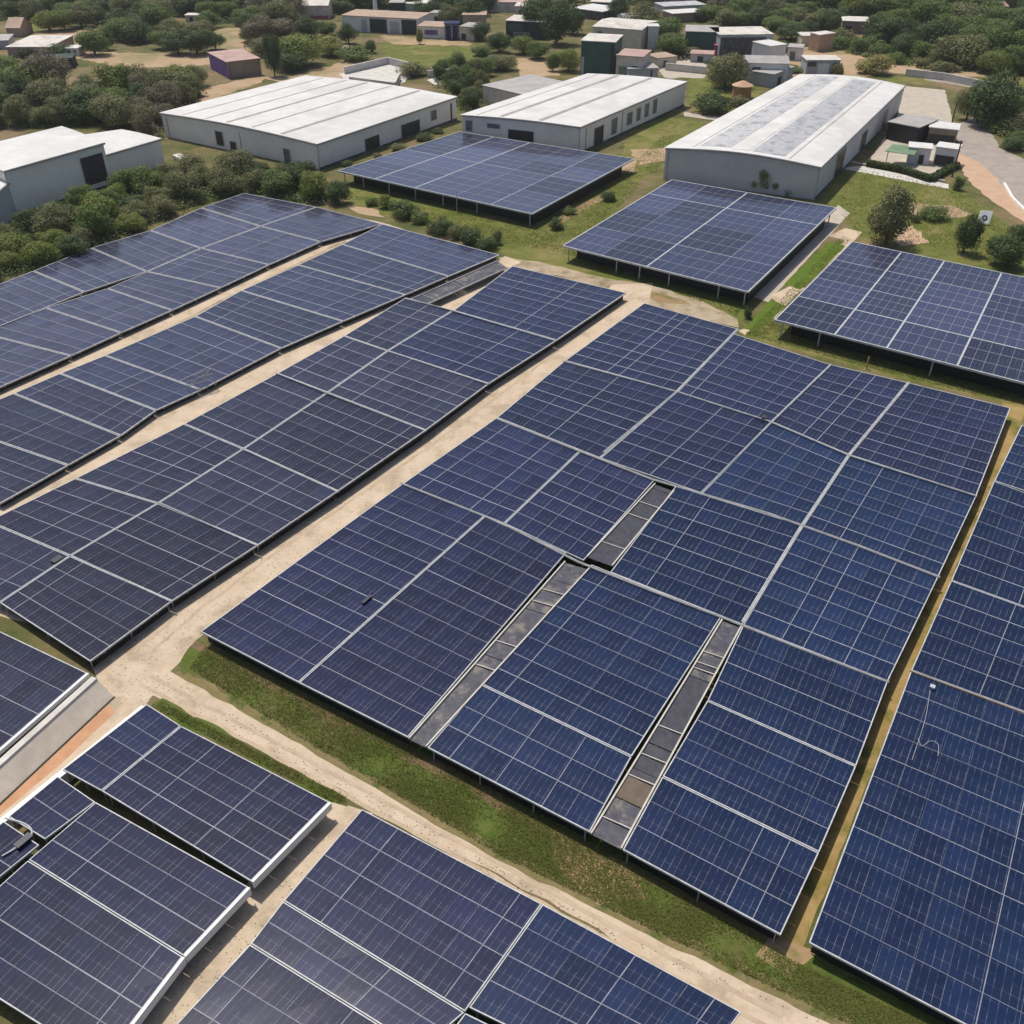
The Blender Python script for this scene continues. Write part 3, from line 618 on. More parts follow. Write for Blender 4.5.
def ribbed(name, c1, c2, period):      # corrugated cladding, object space
    m = mat(name, c1, c2, scale=.15, rough=.7, spec=.2); t = m.node_tree; N = t.nodes; L = t.links; p = N['Principled BSDF']
    tc = N.new('ShaderNodeTexCoord'); wv = N.new('ShaderNodeTexWave'); wv.inputs['Scale'].default_value = period; wv.bands_direction = 'DIAGONAL'
    mp = N.new('ShaderNodeMapping'); mp.inputs['Scale'].default_value = (1,1,0); L.new(tc.outputs['Object'], mp.inputs[0]); L.new(mp.outputs[0], wv.inputs[0])
    b = N.new('ShaderNodeBump'); b.inputs['Strength'].default_value = .6; b.inputs['Distance'].default_value = .08; L.new(wv.outputs[0], b.inputs['Height']); L.new(b.outputs[0], p.inputs['Normal'])
ribbed('clad_light', (.72,.665,.59), (.81,.755,.68), .5); ribbed('clad_grey', (.50,.49,.47), (.57,.56,.54), .5)
def warehouse(name, quad, h, rise, label, wallm, seams, features, extra=(), fascia='seam', cat='warehouse', roofm='roof_white', base_left=0, grp=None):
    # quad: roof corners left, front, right, back in the photo, at height h. Ribs run along front->right
    P = [at(x, y, h) for x, y in quad]; c = sum(P, Vector())/4; root = empty(name, Vector((c.x, c.y, 0))); tag(root, label, cat, grp)
    L_, F_, R_, K_ = P; n = 12
    prof = lambda u: h+rise*math.sin(math.pi*u)
    def RP(u, v, dz=0, ov=0):
        p = L_.lerp(F_, u).lerp(K_.lerp(R_, u), v); return Vector((p.x, p.y, prof(min(max(u,0),1))+dz))
    wm = MB()
    for v0, flip in ((0, 0), (1, 1)):
        for i in range(n):
            a, b = RP(i/n, v0), RP((i+1)/n, v0); f = [(a.x,a.y,0),(b.x,b.y,0),tuple(b),tuple(a)]; wm.face(f if not flip else f[::-1])
    for u0, flip in ((0, 1), (1, 0)):
        a, b = RP(u0, 0), RP(u0, 1); f = [(a.x,a.y,0),(b.x,b.y,0),tuple(b),tuple(a)]; wm.face(f if not flip else f[::-1])
    wm.build('wall', wallm, root)
    rm = MB(); ou, ov = .35/(F_-L_).length, .35/(R_-F_).length
    for i in range(n):
        u0, u1 = -ou+(1+2*ou)*i/n, -ou+(1+2*ou)*(i+1)/n
        rm.quadbox([RP(u0,-ov,.14), RP(u1,-ov,.14), RP(u1,1+ov,.14), RP(u0,1+ov,.14)], .12)
    rf = rm.build('roof', roofm, root)
    fm = MB()
    for p, q in ((RP(1,-ov,.02), RP(1,1+ov,.02)),): fm.bar(p+BX*.4, q+BX*.4, .12, .35)
    for i in range(n):
        p, q = RP(i/n,-ov,.02), RP((i+1)/n,-ov,.02); fm.bar(p-AX*.08, q-AX*.08, .12, .35)
    fm.build('fascia', fascia, root)
    for u, wd in seams:
        k = MB(); k.bar(RP(u,.01,.2), RP(u,.985,.2), wd, .1); s_ = k.build('roof_seam', 'seam', None); s_.parent = rf
        for v in s_.data.vertices: v.co -= root.location
    for (u0,u1,v0,v1,m) in extra:
        k = MB(); nn = 4
        for i in range(nn):
            a, b = u0+(u1-u0)*i/nn, u0+(u1-u0)*(i+1)/nn; k.quadbox([RP(a,v0,.19), RP(b,v0,.19), RP(b,v1,.19), RP(a,v1,.19)], .03)
        s_ = k.build('roof_sheet', m, None); s_.parent = rf
        for v in s_.data.vertices: v.co -= root.location
    g0 = lambda p: Vector((p.x, p.y, 0))
    for side, t0, t1, z0, z1, m, nm in features:
        a, b = (g0(L_), g0(F_)) if side == 'l' else (g0(F_), g0(R_))
        wallrect(root, a, b, t0, t1, z0, z1, m, nm)
    pl = MB(); pl.bar(g0(F_)+BX*.1+Vector((0,0,.5)), g0(R_)+BX*.1+Vector((0,0,.5)), .12, .5); pl.build('plinth', 'deck', root)
    # downpipe on the front corner
    dp = MB(); q = g0(F_)-AX*.15+BX*.1; dp.tube(q, q+Vector((0,0,h-.3)), .12); dp.build('downpipe', 'dull_alu', root)
    return root
warehouse('white_warehouse', [(161,113),(317,144),(456,97),(306,76)], 6.5, .7, 'large white warehouse with dark roof seams left of centre, behind the hedge', 'clad_light',
  [(.14,.4),(.3,.5),(.44,1.0),(.6,.5),(.78,1.2)],
  [('l',.36,.41,.8,4.6,'opening','door'),('l',.45,.49,.1,2.6,'opening','door'),('l',.79,.83,.1,3.6,'window_grey','window'),('l',.03,.035,.3,5.5,'seam','downpipe'),('l',.52,.524,.3,5.5,'seam','downpipe'),
   ('r',.30,.40,.1,3.6,'opening','door'),('r',.56,.70,.2,3.9,'opening','door'),('r',.79,.835,2.2,4.9,'window_grey','window'),('r',.95,.962,.5,5.2,'opening','downpipe')])
warehouse('white_warehouse', [(462,115),(580,127),(686,82),(588,74)], 7.1, .4, 'middle white warehouse with two broad brown roof seams and louvred windows', 'clad_light',
  [(.33,1.3),(.66,1.3),(.12,.3)],
  [('l',.40,.62,.6,4.6,'opening','door'),('l',.03,.09,3.0,5.8,'window_grey','window'),('l',.22,.33,4.4,5.6,'window_grey','window'),
   ('r',.12,.2,.1,5.0,'opening','door'),('r',.05,.055,.3,6,'seam','downpipe'),('r',.27,.32,1.2,5.4,'window_grey','window'),('r',.365,.37,.1,6.6,'seam','downpipe'),('r',.41,.46,1.8,5.2,'window_grey','window'),('r',.50,.54,1.8,5.4,'window_grey','window'),('r',.58,.62,1.8,5.6,'window_grey','window'),('r',.66,.70,1.8,5.8,'window_grey','window')])
mat('sheet_grey', (.38,.375,.37), (.52,.51,.50), scale=.9, rough=.55, c3=(.27,.275,.28), s3=.3)
mat('sheet_blue', (.33,.33,.335), (.46,.455,.45), scale=.9, rough=.5, c3=(.24,.25,.27), s3=.35)
warehouse('grey_warehouse', [(666,148),(820,167),(904,86),(800,75)], 7.8, 1.1, 'long warehouse with grey walls and a white roof covered in worn grey sheets', 'clad_grey',
  [(.17,.15),(.80,.2)],
  [('r',.18,.27,.2,6.4,'opening','door'),('r',.46,.53,.2,5.2,'opening','door'),('r',.74,.80,.2,5.2,'opening','door'),('l',.02,.024,.2,7,'seam','downpipe')],
  extra=[(.2,.40,.03,.97,'sheet_grey'),(.55,.76,.02,.96,'sheet_blue'),(.42,.53,.02,.98,'roof_white')])
warehouse('white_hall', [(-75,196),(4,172),(103,143),(0,139)][1:2]+[(103,143),(61,127),(-38,153)] if False else [(-40,152),(4,171),(103,143),(61,127)], 10.2, .2, 'tall white hall at the left edge with one big dark purple door', 'clad_light', [],
  [('r',.72,.965,1.6,8.2,'door_purple','door')], cat='hall')
warehouse('white_annex', [(66,138),(105,155),(160,139),(121,130)], 7.0, .15, 'lower white annex joined to the tall hall at the left edge', 'clad_light', [], [], cat='annex')
warehouse('blue_grey_shed', [(-110,205),(-50,232),(8,183),(-30,172)], 7.5, .1, 'blue grey shed wall cut by the left edge below the tall hall', 'wall_grey', [], [], cat='shed')

def house(name, p0, p1, depth, h, wallm, roofm, label, cat='house', feats=(), gable=0, over=.3, grp=None, leftm=None):
    a, b = at(*p0), at(*p1); d = (b-a); u = d.normalized(); n = Vector((-u.y, u.x, 0)); n = n if n.dot(a) > 0 else -n
    c = (a+b)/2+n*depth/2; root = empty(name, Vector((c.x, c.y, 0))); tag(root, label, cat, grp)
    w_ = MB(); c0, c1, c2, c3 = a, b, b+n*depth, a+n*depth
    Z = Vector((0,0,1)); w_.quadbox([p+Z*h for p in (c0,c1,c2,c3)], h); 
    if gable:
        m0, m1 = (c0+c3)/2+Z*(h+gable), (c1+c2)/2+Z*(h+gable); w_.face([c3+Z*h, c0+Z*h, m0]); w_.face([c1+Z*h, c2+Z*h, m1])
    w_.build('wall', wallm, root); r_ = MB(); o = over
    if gable:
        for s0, s1, sg in ((c0, c1, -1), (c3, c2, 1)):
            e0, e1 = s0-u*o+n*sg*o+Z*(h-.1), s1+u*o+n*sg*o+Z*(h-.1); q = [e0, e1, m1+u*o+Z*.05, m0-u*o+Z*.05]
            if sg == 1: q = q[::-1]
            r_.quadbox([p+Z*.15 for p in q], .15)
    else: r_.quadbox([p+Z*(h+.25) for p in (c0-u*o-n*o, c1+u*o-n*o, c2+u*o+n*o, c3-u*o+n*o)], .245)
    r_.build('roof', roofm, root)
    for t0, t1, z0, z1, m, nm in feats: wallrect(root, a, b, t0, t1, z0, z1, m, nm)
    if leftm: wallrect(root, c3, c0, .04, .96, .1, h-.3, leftm, 'side_panel')
    return root
W, O = 'window', 'opening'
house('farmhouse', (9,57),(52,57), 24, 3.4, 'roof_pink', 'roof_cream', 'low farmhouse with cream roof and reddish walls beside a bare field, top left', feats=[(.1,.5,.4,2.6,'roof_pink','panel'),(.55,.7,.2,2.4,O,'door')])
house('farm_shed', (-12,50),(10,49), 14, 3, 'wall_grey', 'roof_grey', 'pale grey farm shed at the left edge beside the farmhouse', cat='shed', feats=[(.3,.6,.2,2,O,'door')])
house('cottage', (66,56),(80,56), 6, 2.6, 'wall_light', 'roof_white', 'tiny white cottage behind trees by the farmhouse', feats=[(.2,.4,.2,2,O,'door'),(.6,.8,1,2,'window_grey',W)])
house('net_house', (30,70),(74,68), 9, 3.2, 'dark_green_panel', 'dark_green_panel', 'long dark net covered shed in front of the farmhouse', cat='shed')
house('tan_barn', (8,37),(22,37), 12, 3.4, 'roof_tan', 'roof_tan', 'small tan barn with pointed gable at the far left', cat='barn', gable=3)
house('purple_shed', (229,79),(262,75), 20, 5.4, 'brown_wall', 'roof_pink', 'brown walled shed with pink roof and purple side behind the first warehouse', cat='shed', leftm='purple', feats=[(.05,.1,0,4,'purple','panel')])
house('white_villa', (167,13),(181,13), 8, 4.5, 'wall_light', 'roof_white', 'small white villa among trees near the top, left part', feats=[(.2,.4,1,3,'window_grey',W),(.6,.8,1,3,'window_grey',W)])
house('white_bungalow', (202,11),(216,10), 9, 2.6, 'deck', 'roof_white', 'low bungalow with a thin white roof among trees near the top')
house('barrel_house', (302,19),(329,19), 12, 5.5, 'roof_cream', 'roof_cream', 'cream house with reddish foot behind brown trees, top left of centre', gable=1.4, feats=[(0.02,.98,.1,1.4,'magenta','panel')])
house('long_depot', (343,31),(418,35), 16, 6.0, 'wall_light', 'roof_tan', 'long low depot with dark green doors and tan roof beyond the green field', cat='depot',
      feats=[(.26,.33,.2,5,'wall_grey','panel'),(.37,.60,.1,5.4,'dark_green_panel','door'),(.64,.76,.1,4.6,'wall_grey','door'),(.79,.99,.1,5.6,'dark_green_panel','door')])
house('grey_workshop', (418,38),(445,39), 12, 4.4, 'wall_light', 'roof_tan', 'pale workshop with a purple window band next to the long depot', cat='workshop', feats=[(.25,.75,1.4,3.2,'purple',W)])
house('blue_container', (445,40),(459,40), 6, 6, 'navy', 'navy', 'navy blue container standing between pale workshops', cat='container', feats=[(.05,.47,.3,5.6,'navy','door'),(.53,.95,.3,5.6,'navy','door')])
house('beige_annex', (460,40),(474,41), 10, 5, 'beige_wall', 'roof_grey', 'beige annex with slanting grey roof right of the navy container', cat='annex', feats=[(.1,.45,.2,2.6,O,'door')])
house('brown_hut', (463,28),(486,28), 10, 5, 'roof_tan', 'roof_tan', 'hut with plain brown roof behind the navy container', cat='hut')
house('dark_store', (390,15),(404,15), 10, 5, 'dark_green_panel', 'roof_grey', 'dark walled store behind the long depot near the top', cat='store')
house('white_store', (404,12),(436,12), 12, 3.4, 'wall_light', 'roof_white', 'white flat store behind the long depot near the top', cat='store', feats=[(.3,.5,.2,2.4,O,'door')])
house('teal_store', (506,38),(545,40), 14, 6.5, 'dark_green_panel', 'roof_cream', 'dark teal walled store with pale flat roof in front of dark trees', cat='store', feats=[(.05,.45,2.8,5.6,'green_panel','panel'),(.2,.6,.3,2.4,'window_grey',W)])
house('pink_house', (478,12),(530,12), 14, 4, 'roof_cream', 'roof_pink', 'long pinkish house at the very top, centre')
house('pale_roof_house', (572,17),(602,21), 16, 3.6, 'deck', 'roof_white', 'house with bright pale roof above the green walled store')
house('pale_roof_house', (590,9),(612,10), 14, 3, 'deck', 'roof_cream', 'smaller pale roofed house at the top behind the bright roofed one')
house('stucco_house', (592,50),(640,54), 22, 8.5, 'beige_wall', 'roof_cream', 'pale stucco house with cream roof behind the green walled store', feats=[(.1,.2,5,7,'window_grey',W)], gable=.8)
house('green_store', (580,78),(613,80), 14, 12, 'green_panel', 'roof_cream', 'tall green walled store with cream roof behind the middle warehouse', cat='store', leftm='wall_light', feats=[(.02,.1,.2,7,'wall_grey','panel'),(.88,.98,.2,11.4,'dark_green_panel','panel')])
r_ = house('arch_house', (615,82),(641,84), 12, 8.5, 'beige_wall', 'roof_pink', 'house with arched opening right of the green walled store', feats=[(.12,.55,.2,5.2,'awning_green','arch'),(.62,.82,.6,5.6,O,'door')])
house('low_grey_house', (628,85),(657,84), 9, 5, 'wall_grey', 'roof_grey', 'low grey house with flat roof above the middle warehouse', feats=[(.75,.8,0,4.6,O,'door')])
house('small_white_house', (647,52),(657,52), 6, 9, 'wall_light', 'roof_white', 'narrow white house beside a bright green tree')
house('green_depot', (684,53),(716,54), 14, 7.6, 'green_panel', 'roof_grey', 'depot with dark green wall and grey curved roof, right of centre', cat='depot', feats=[(.05,.95,.3,6.4,'green_panel','panel')])
house('open_depot', (718,57),(770,56), 16, 7.6, 'wall_grey', 'roof_cream', 'open grey depot with magenta load inside, next to the green depot', cat='depot', feats=[(.02,.88,.3,6.8,'deck','opening')])
house('magenta_trailer', (715,56),(752,55), 2.5, 3.6, 'magenta', 'magenta', 'long magenta trailer parked in front of the open depot', cat='trailer', feats=[(.02,.98,1.8,2.1,'roof_pink','stripe')])
house('white_shop', (744,83),(786,84), 12, 6.5, 'wall_light', 'roof_grey', 'white walled house with grey roof above the roof of the long warehouse', feats=[(.15,.35,4.2,5.2,'deck',W),(.45,.52,0,2.2,'roof_white','door')], gable=1.2)
house('white_garage', (768,64),(784,62), 10, 6, 'wall_light', 'roof_white', 'white garage between the open depot and the tan enclosure', cat='garage')
house('ruined_hut', (805,75),(838,75), 8, 4.8, 'wall_grey', 'roof_cream', 'small ruined grey hut just behind the long warehouse roof', cat='hut', feats=[(.02,.3,2.8,4.4,'deck',W),(.35,.7,.1,3.8,'wall_light','panel'),(.78,.95,.5,4,O,W)])
house('tan_enclosure', (801,46),(817,46), 8, 3.6, 'beige_wall', 'roof_cream', 'flat tan enclosure wall on the bare ground, top right of centre', cat='enclosure')
house('tan_block', (817,52),(832,50), 5, 6, 'orange_dirt', 'roof_cream', 'tan blocky store right of the flat enclosure', cat='store')
house('white_roof_shed', (841,33),(867,34), 12, 4.6, 'brown_wall', 'roof_cream', 'shed with white flat roof in front of the wood, top right', cat='shed', feats=[(.1,.4,.3,3,O,'door')])
house('glass_house', (672,23),(704,21), 10, 3.6, 'brown_wall', 'roof_white', 'low building with white roof behind the curving lane, top', cat='building')
house('grey_block', (664,14),(705,12), 12, 3, 'wall_grey', 'sheet_grey', 'grey roofed building at the top right of centre', cat='building')
for (x0,y0,x1,y1,dp,h,wm_,rm_,lb,ft) in [
 (430,22,452,23,8,3.6,'wall_light','roof_grey','low white hut behind the pale workshop',[(.2,.5,.3,2.4,O,'door')]),
 (515,16,532,17,8,4.2,'beige_wall','roof_cream','beige cottage above the teal store',[(.2,.4,1,2.6,'window_grey',W),(.6,.8,.1,2.6,O,'door')]),
 (624,28,640,27,8,4.0,'wall_light','roof_grey','small white cottage right of the dark round tree',[(.2,.5,.8,2.6,'window_grey',W)]),
 (657,68,676,66,8,3.2,'beige_wall','roof_tan','low tan shed left of the pale stone wall',[(.3,.5,.2,2.2,O,'door')]),
 (690,62,712,63,7,2.8,'wall_grey','roof_pink','low shed with faded pink roof in front of the green depot',[(.3,.6,.2,2.2,O,'door')]),
 (786,60,800,61,7,4.4,'wall_light','roof_grey','white store right of the white garage',[(.2,.6,.3,3,'window_grey',W)]),
 (772,88,792,80,8,4.2,'wall_grey','roof_grey','grey lean-to against the far end of the long warehouse',[(.2,.4,.3,3,O,'door')]),
 (648,4,666,4,8,3.4,'wall_light','roof_cream','pale cottage at the top edge, right of centre',[(.2,.4,.8,2.4,'window_grey',W)]),
 (760,8,792,7,10,3.4,'brown_wall','roof_tan','long tan shed at the top edge before the bare strip',[(.1,.5,.4,2.4,O,'door')]),
 (270,12,284,12,8,3.4,'wall_light','roof_grey','grey roofed cottage at the top left of centre',[(.3,.6,.8,2.4,'window_grey',W)]),
 (186,22,199,22,6,2.6,'beige_wall','roof_cream','tiny beige hut below the white villa',[(.3,.6,.3,2,O,'door')]),
 (340,58,352,57,6,3.0,'beige_wall','roof_tan','tiny tan hut beside the broken concrete wall',[(.3,.6,.3,2,O,'door')])]:
    house('cottage' if 'cottage' in lb else 'hut', (x0,y0), (x1,y1), dp, h, wm_, rm_, lb, cat='cottage' if 'cottage' in lb else 'hut', feats=ft, gable=1.0 if 'cottage' in lb else 0)
house('red_roof_hut', (988,17),(1006,16), 8, 4, 'brown_wall', 'roof_pink', 'hut with faded red roof among trees at the top right', cat='hut', gable=1.5)
house('grey_outbuilding', (483,104),(556,122), 22, 5.5, 'beige_wall', 'roof_grey', 'grey roofed outbuilding between the two white warehouses', cat='outbuilding')
house('dark_store', (885,139),(915,145), 12, 4.6, 'opening', 'roof_grey', 'flat roofed store with a black open front beside the grey warehouse', cat='store')
house('white_roof_shed', (926,143),(954,146), 7, 4.2, 'brown_wall', 'roof_white', 'small shed with white roof and dark open front in the paved yard', cat='shed', feats=[(.02,.95,.1,2.6,O,'opening')])
house('white_kiosk', (906,163),(928,165), 5, 4.0, 'wall_light', 'roof_white', 'white kiosk next to the green awning in the yard', cat='kiosk', feats=[(.5,.75,.1,2.4,O,'door')])
house('white_kiosk', (932,165),(953,168), 5, 4.6, 'wall_light', 'roof_white', 'kiosk with dark front and bluish roof box by the yard post', cat='kiosk', feats=[(.05,.95,.2,2.8,O,'door')])
r = empty('green_awning', at(905,160)); tag(r, 'sloping green awning on two posts in the paved yard', 'awning')
k = MB(); k.quadbox([at(885,151,3.6), at(914,155,3.2), at(920,147,3.8), at(893,144,4.2)], .12); k.build('cover', 'awning_green', r)
for x, y in ((886,163),(914,167)): k = MB(); a = at(x, y-1); k.tube(a, a+Vector((0,0,3.3)), .12); k.build('post', 'dull_alu', r)
# ruined concrete enclosure walls behind the first warehouse
for i, (pts, lb) in enumerate([([(345,74),(388,64),(420,72)], 'pale broken concrete wall behind the ridge of the first warehouse'), ([(350,84),(395,90),(400,80)], 'low rough concrete wall touching the first warehouse roof line'), ([(428,78),(470,74),(478,66)], 'low concrete wall beyond the reeds, left of the grey outbuilding'), ([(905,76),(942,80),(1000,92)], 'long low stone wall along the lane in front of the wood'),([(665,70),(706,74)], 'low pale stone wall left of the round tree')]):
    kk = MB(); W_ = [at(*p) for p in pts]
    for p, q in zip(W_, W_[1:]): kk.bar(p+Vector((0,0,2.4)), q+Vector((0,0,2.4)), .6, 2.4)
    o = kk.build('concrete_wall', 'concrete', None, origin=W_[0]); tag(o, lb, 'wall')
o = sheet('concrete_slab', [(340,74),(388,62),(420,70),(395,88),(350,88)], 'concrete', .02, rag=1)
o = sheet('concrete_slab', [(425,80),(470,68),(475,78),(440,86)], 'concrete', .02, rag=1)
# white mast at the top, notice board, clay hut, white pipe by the warehouse
r = empty('white_mast', at(376,18)); tag(r, 'thick white mast with a crossbar at the top of the view', 'mast')
k = MB(); a = at(376,18); k.tube(a, a+Vector((0,0,11)), 1.1, .8, 8); k.build('pole', 'white_paint', r)
k = MB(); k.bar(a+Vector((-6,0,11.4)), a+Vector((6,0,11.4)), 1.2, 1.0); k.build('crossbar', 'white_paint', r)
r = empty('notice_board', at(982,224)); tag(r, 'white notice board with dark round emblem tilted on the lawn at the right', 'sign')
a = at(976,225); b = at(988,226); n = Vector((0,-1,0)); U = Vector((0,.5,.86)); rr = (b-a).normalized()
k = MB(); c0 = a+Vector((0,0,.5)); wv = rr*2.6; hv = U*2.8; sh = rr*.8; 
k.v = [tuple(v) for v in (c0, c0+wv, c0+wv+hv+sh, c0+hv+sh, c0+Vector((0,.12,0)), c0+wv+Vector((0,.12,0)), c0+wv+hv+sh+Vector((0,.12,0)), c0+hv+sh+Vector((0,.12,0)))]
k.f = [(0,1,2,3),(7,6,5,4),(0,4,5,1),(1,5,6,2),(2,6,7,3),(3,7,4,0)]; k.m = [0]*6; k.build('board', 'white_paint', r)
k = MB(); cc = c0+wv*.5+hv*.45+sh*.45+Vector((0,-.03,0)); 
k.face([cc+rr*.62*math.cos(t*math.pi/8)+U*.62*math.sin(t*math.pi/8) for t in range(16)]); k.build('emblem', 'navy', r)
k = MB(); cc = cc+Vector((0,-.02,0)); k.face([cc+rr*.30*math.cos(t*math.pi/8)+U*.30*math.sin(t*math.pi/8) for t in range(16)]); k.build('emblem_centre', 'concrete', r)
for q in (a, b): k = MB(); k.tube(q, q+Vector((0,.3,.9)), .08); k.build('leg', 'dull_alu', r)
r = empty('clay_hut', at(741,98)); tag(r, 'round orange clay hut with shallow roof near the dark bush', 'hut')
k = MB(); a = at(741,98); k.tube(a, a+Vector((0,0,4)), 3.2, 3.0, 14); k.build('wall', 'orange_clay', r); k = MB(); k.tube(a+Vector((0,0,4)), a+Vector((0,0,5.2)), 3.5, .8, 14); k.build('roof', 'orange_dirt', r)
k = MB(); k.bar(at(176,154,1.2), at(198,165,1.0), 2.2, 1.0); o = k.build('concrete_culvert', 'concrete', None, origin=at(176,154)); tag(o, 'pale concrete slab lying by the corner of the first warehouse', 'slab')

# ------------------------------------------------------------------ trees and shrubs
def crown_mesh(name, m, blobs, leaves, ls, flat=.75, seed=0, ragged=.25):
    rnd = random.Random(seed); V = []; F = []
    cs = []
    for i in range(blobs):
        while True:
            p = Vector((rnd.uniform(-1,1), rnd.uniform(-1,1), rnd.uniform(-.8,1)))
            if .25 < p.length < 1: break
        p = Vector((p.x*.38, p.y*.38, .44+p.z*.33)); cs.append((p, rnd.uniform(.12,.22)))
    cs.append((Vector((0,0,.42)), .36))
    tot = sum(r*r for _, r in cs)
    for c, r in cs:
        for _ in range(int(leaves*r*r/tot)):
            d = Vector((rnd.gauss(0,1), rnd.gauss(0,1), rnd.gauss(0,1)+.15)).normalized()
            rr = r*(1+rnd.uniform(-.35,ragged) if rnd.random() < .8 else rnd.uniform(1, 1.3))
            p = c+Vector((d.x*rr, d.y*rr, d.z*rr*flat))
            if p.z < .02: continue
            nn = (d+Vector((rnd.uniform(-.8,.8), rnd.uniform(-.8,.8), rnd.uniform(-.5,.9)))).normalized()
            a = nn.orthogonal().normalized(); a = Matrix.Rotation(rnd.uniform(0,6.28), 3, nn) @ a; b = nn.cross(a); s = ls*rnd.uniform(.6,1.4); k = len(V)
            V += [tuple(p-a*s), tuple(p-b*s*.6), tuple(p+a*s), tuple(p+b*s*.6)]; F.append((k,k+1,k+2,k+3))
    me = bpy.data.meshes.new(name); me.from_pydata(V, [], F); me.materials.append(MATS[m]); return me
def trunk_mesh(seed):
    rnd = random.Random(seed); m = MB(); p = Vector((0,0,-.02)); q = Vector((rnd.uniform(-.03,.03), rnd.uniform(-.03,.03), .32)); m.tube(p, q, .035, .024, 7)
    for i in range(5):
        t = 2*math.pi*i/5+rnd.uniform(-.4,.4); m.tube(q, q+Vector((.26*math.cos(t), .26*math.sin(t), rnd.uniform(.12,.36))), .018, .006, 5)
    me = bpy.data.meshes.new('trunk'); me.from_pydata(m.v, [], m.f); me.materials.append(MATS['bark']); return me
KIND = ['dark','green','olive','bright','brown','yellow']
CR = {k: [crown_mesh('crown', 'leaf_'+k, 22, 8000, .021, seed=hash(k) % 97+i if False else KIND.index(k)*10+i) for i in range(4)] for k in KIND}
BU = {k: [crown_mesh('foliage', 'leaf_'+k, 14, 3600, .026, seed=KIND.index(k)*10+i+200) for i in range(3)] for k in KIND}
TR = [trunk_mesh(i) for i in range(4)]
WORD = {'dark':'dark green','green':'mid green','olive':'olive green','bright':'light green','brown':'brownish','yellow':'yellow green'}
def tree(x, y, wpx, hpx, kind, label=None, group=None, small=False):
    a = at(x, y); s = a.y*CP+HC*SP; mpp = s/FPX
    wd = wpx*mpp; hm = hpx*mpp*1.02/ max(.5, math.cos(PITCH*.45))
    root = empty('shrub' if small else 'tree', a, random.uniform(0, 6.28)); root.scale = (wd*1.15, wd*1.15, hm*1.15)
    tag(root, label, 'shrub' if small else 'tree', group)
    me = random.choice(BU[kind] if small else CR[kind]); c = bpy.data.objects.new('foliage' if small else 'crown', me); COL.objects.link(c); c.parent = root
    if small: c.location.z = -.12
    t = bpy.data.objects.new('stem' if small else 'trunk', random.choice(TR)); COL.objects.link(t); t.parent = root
    return root
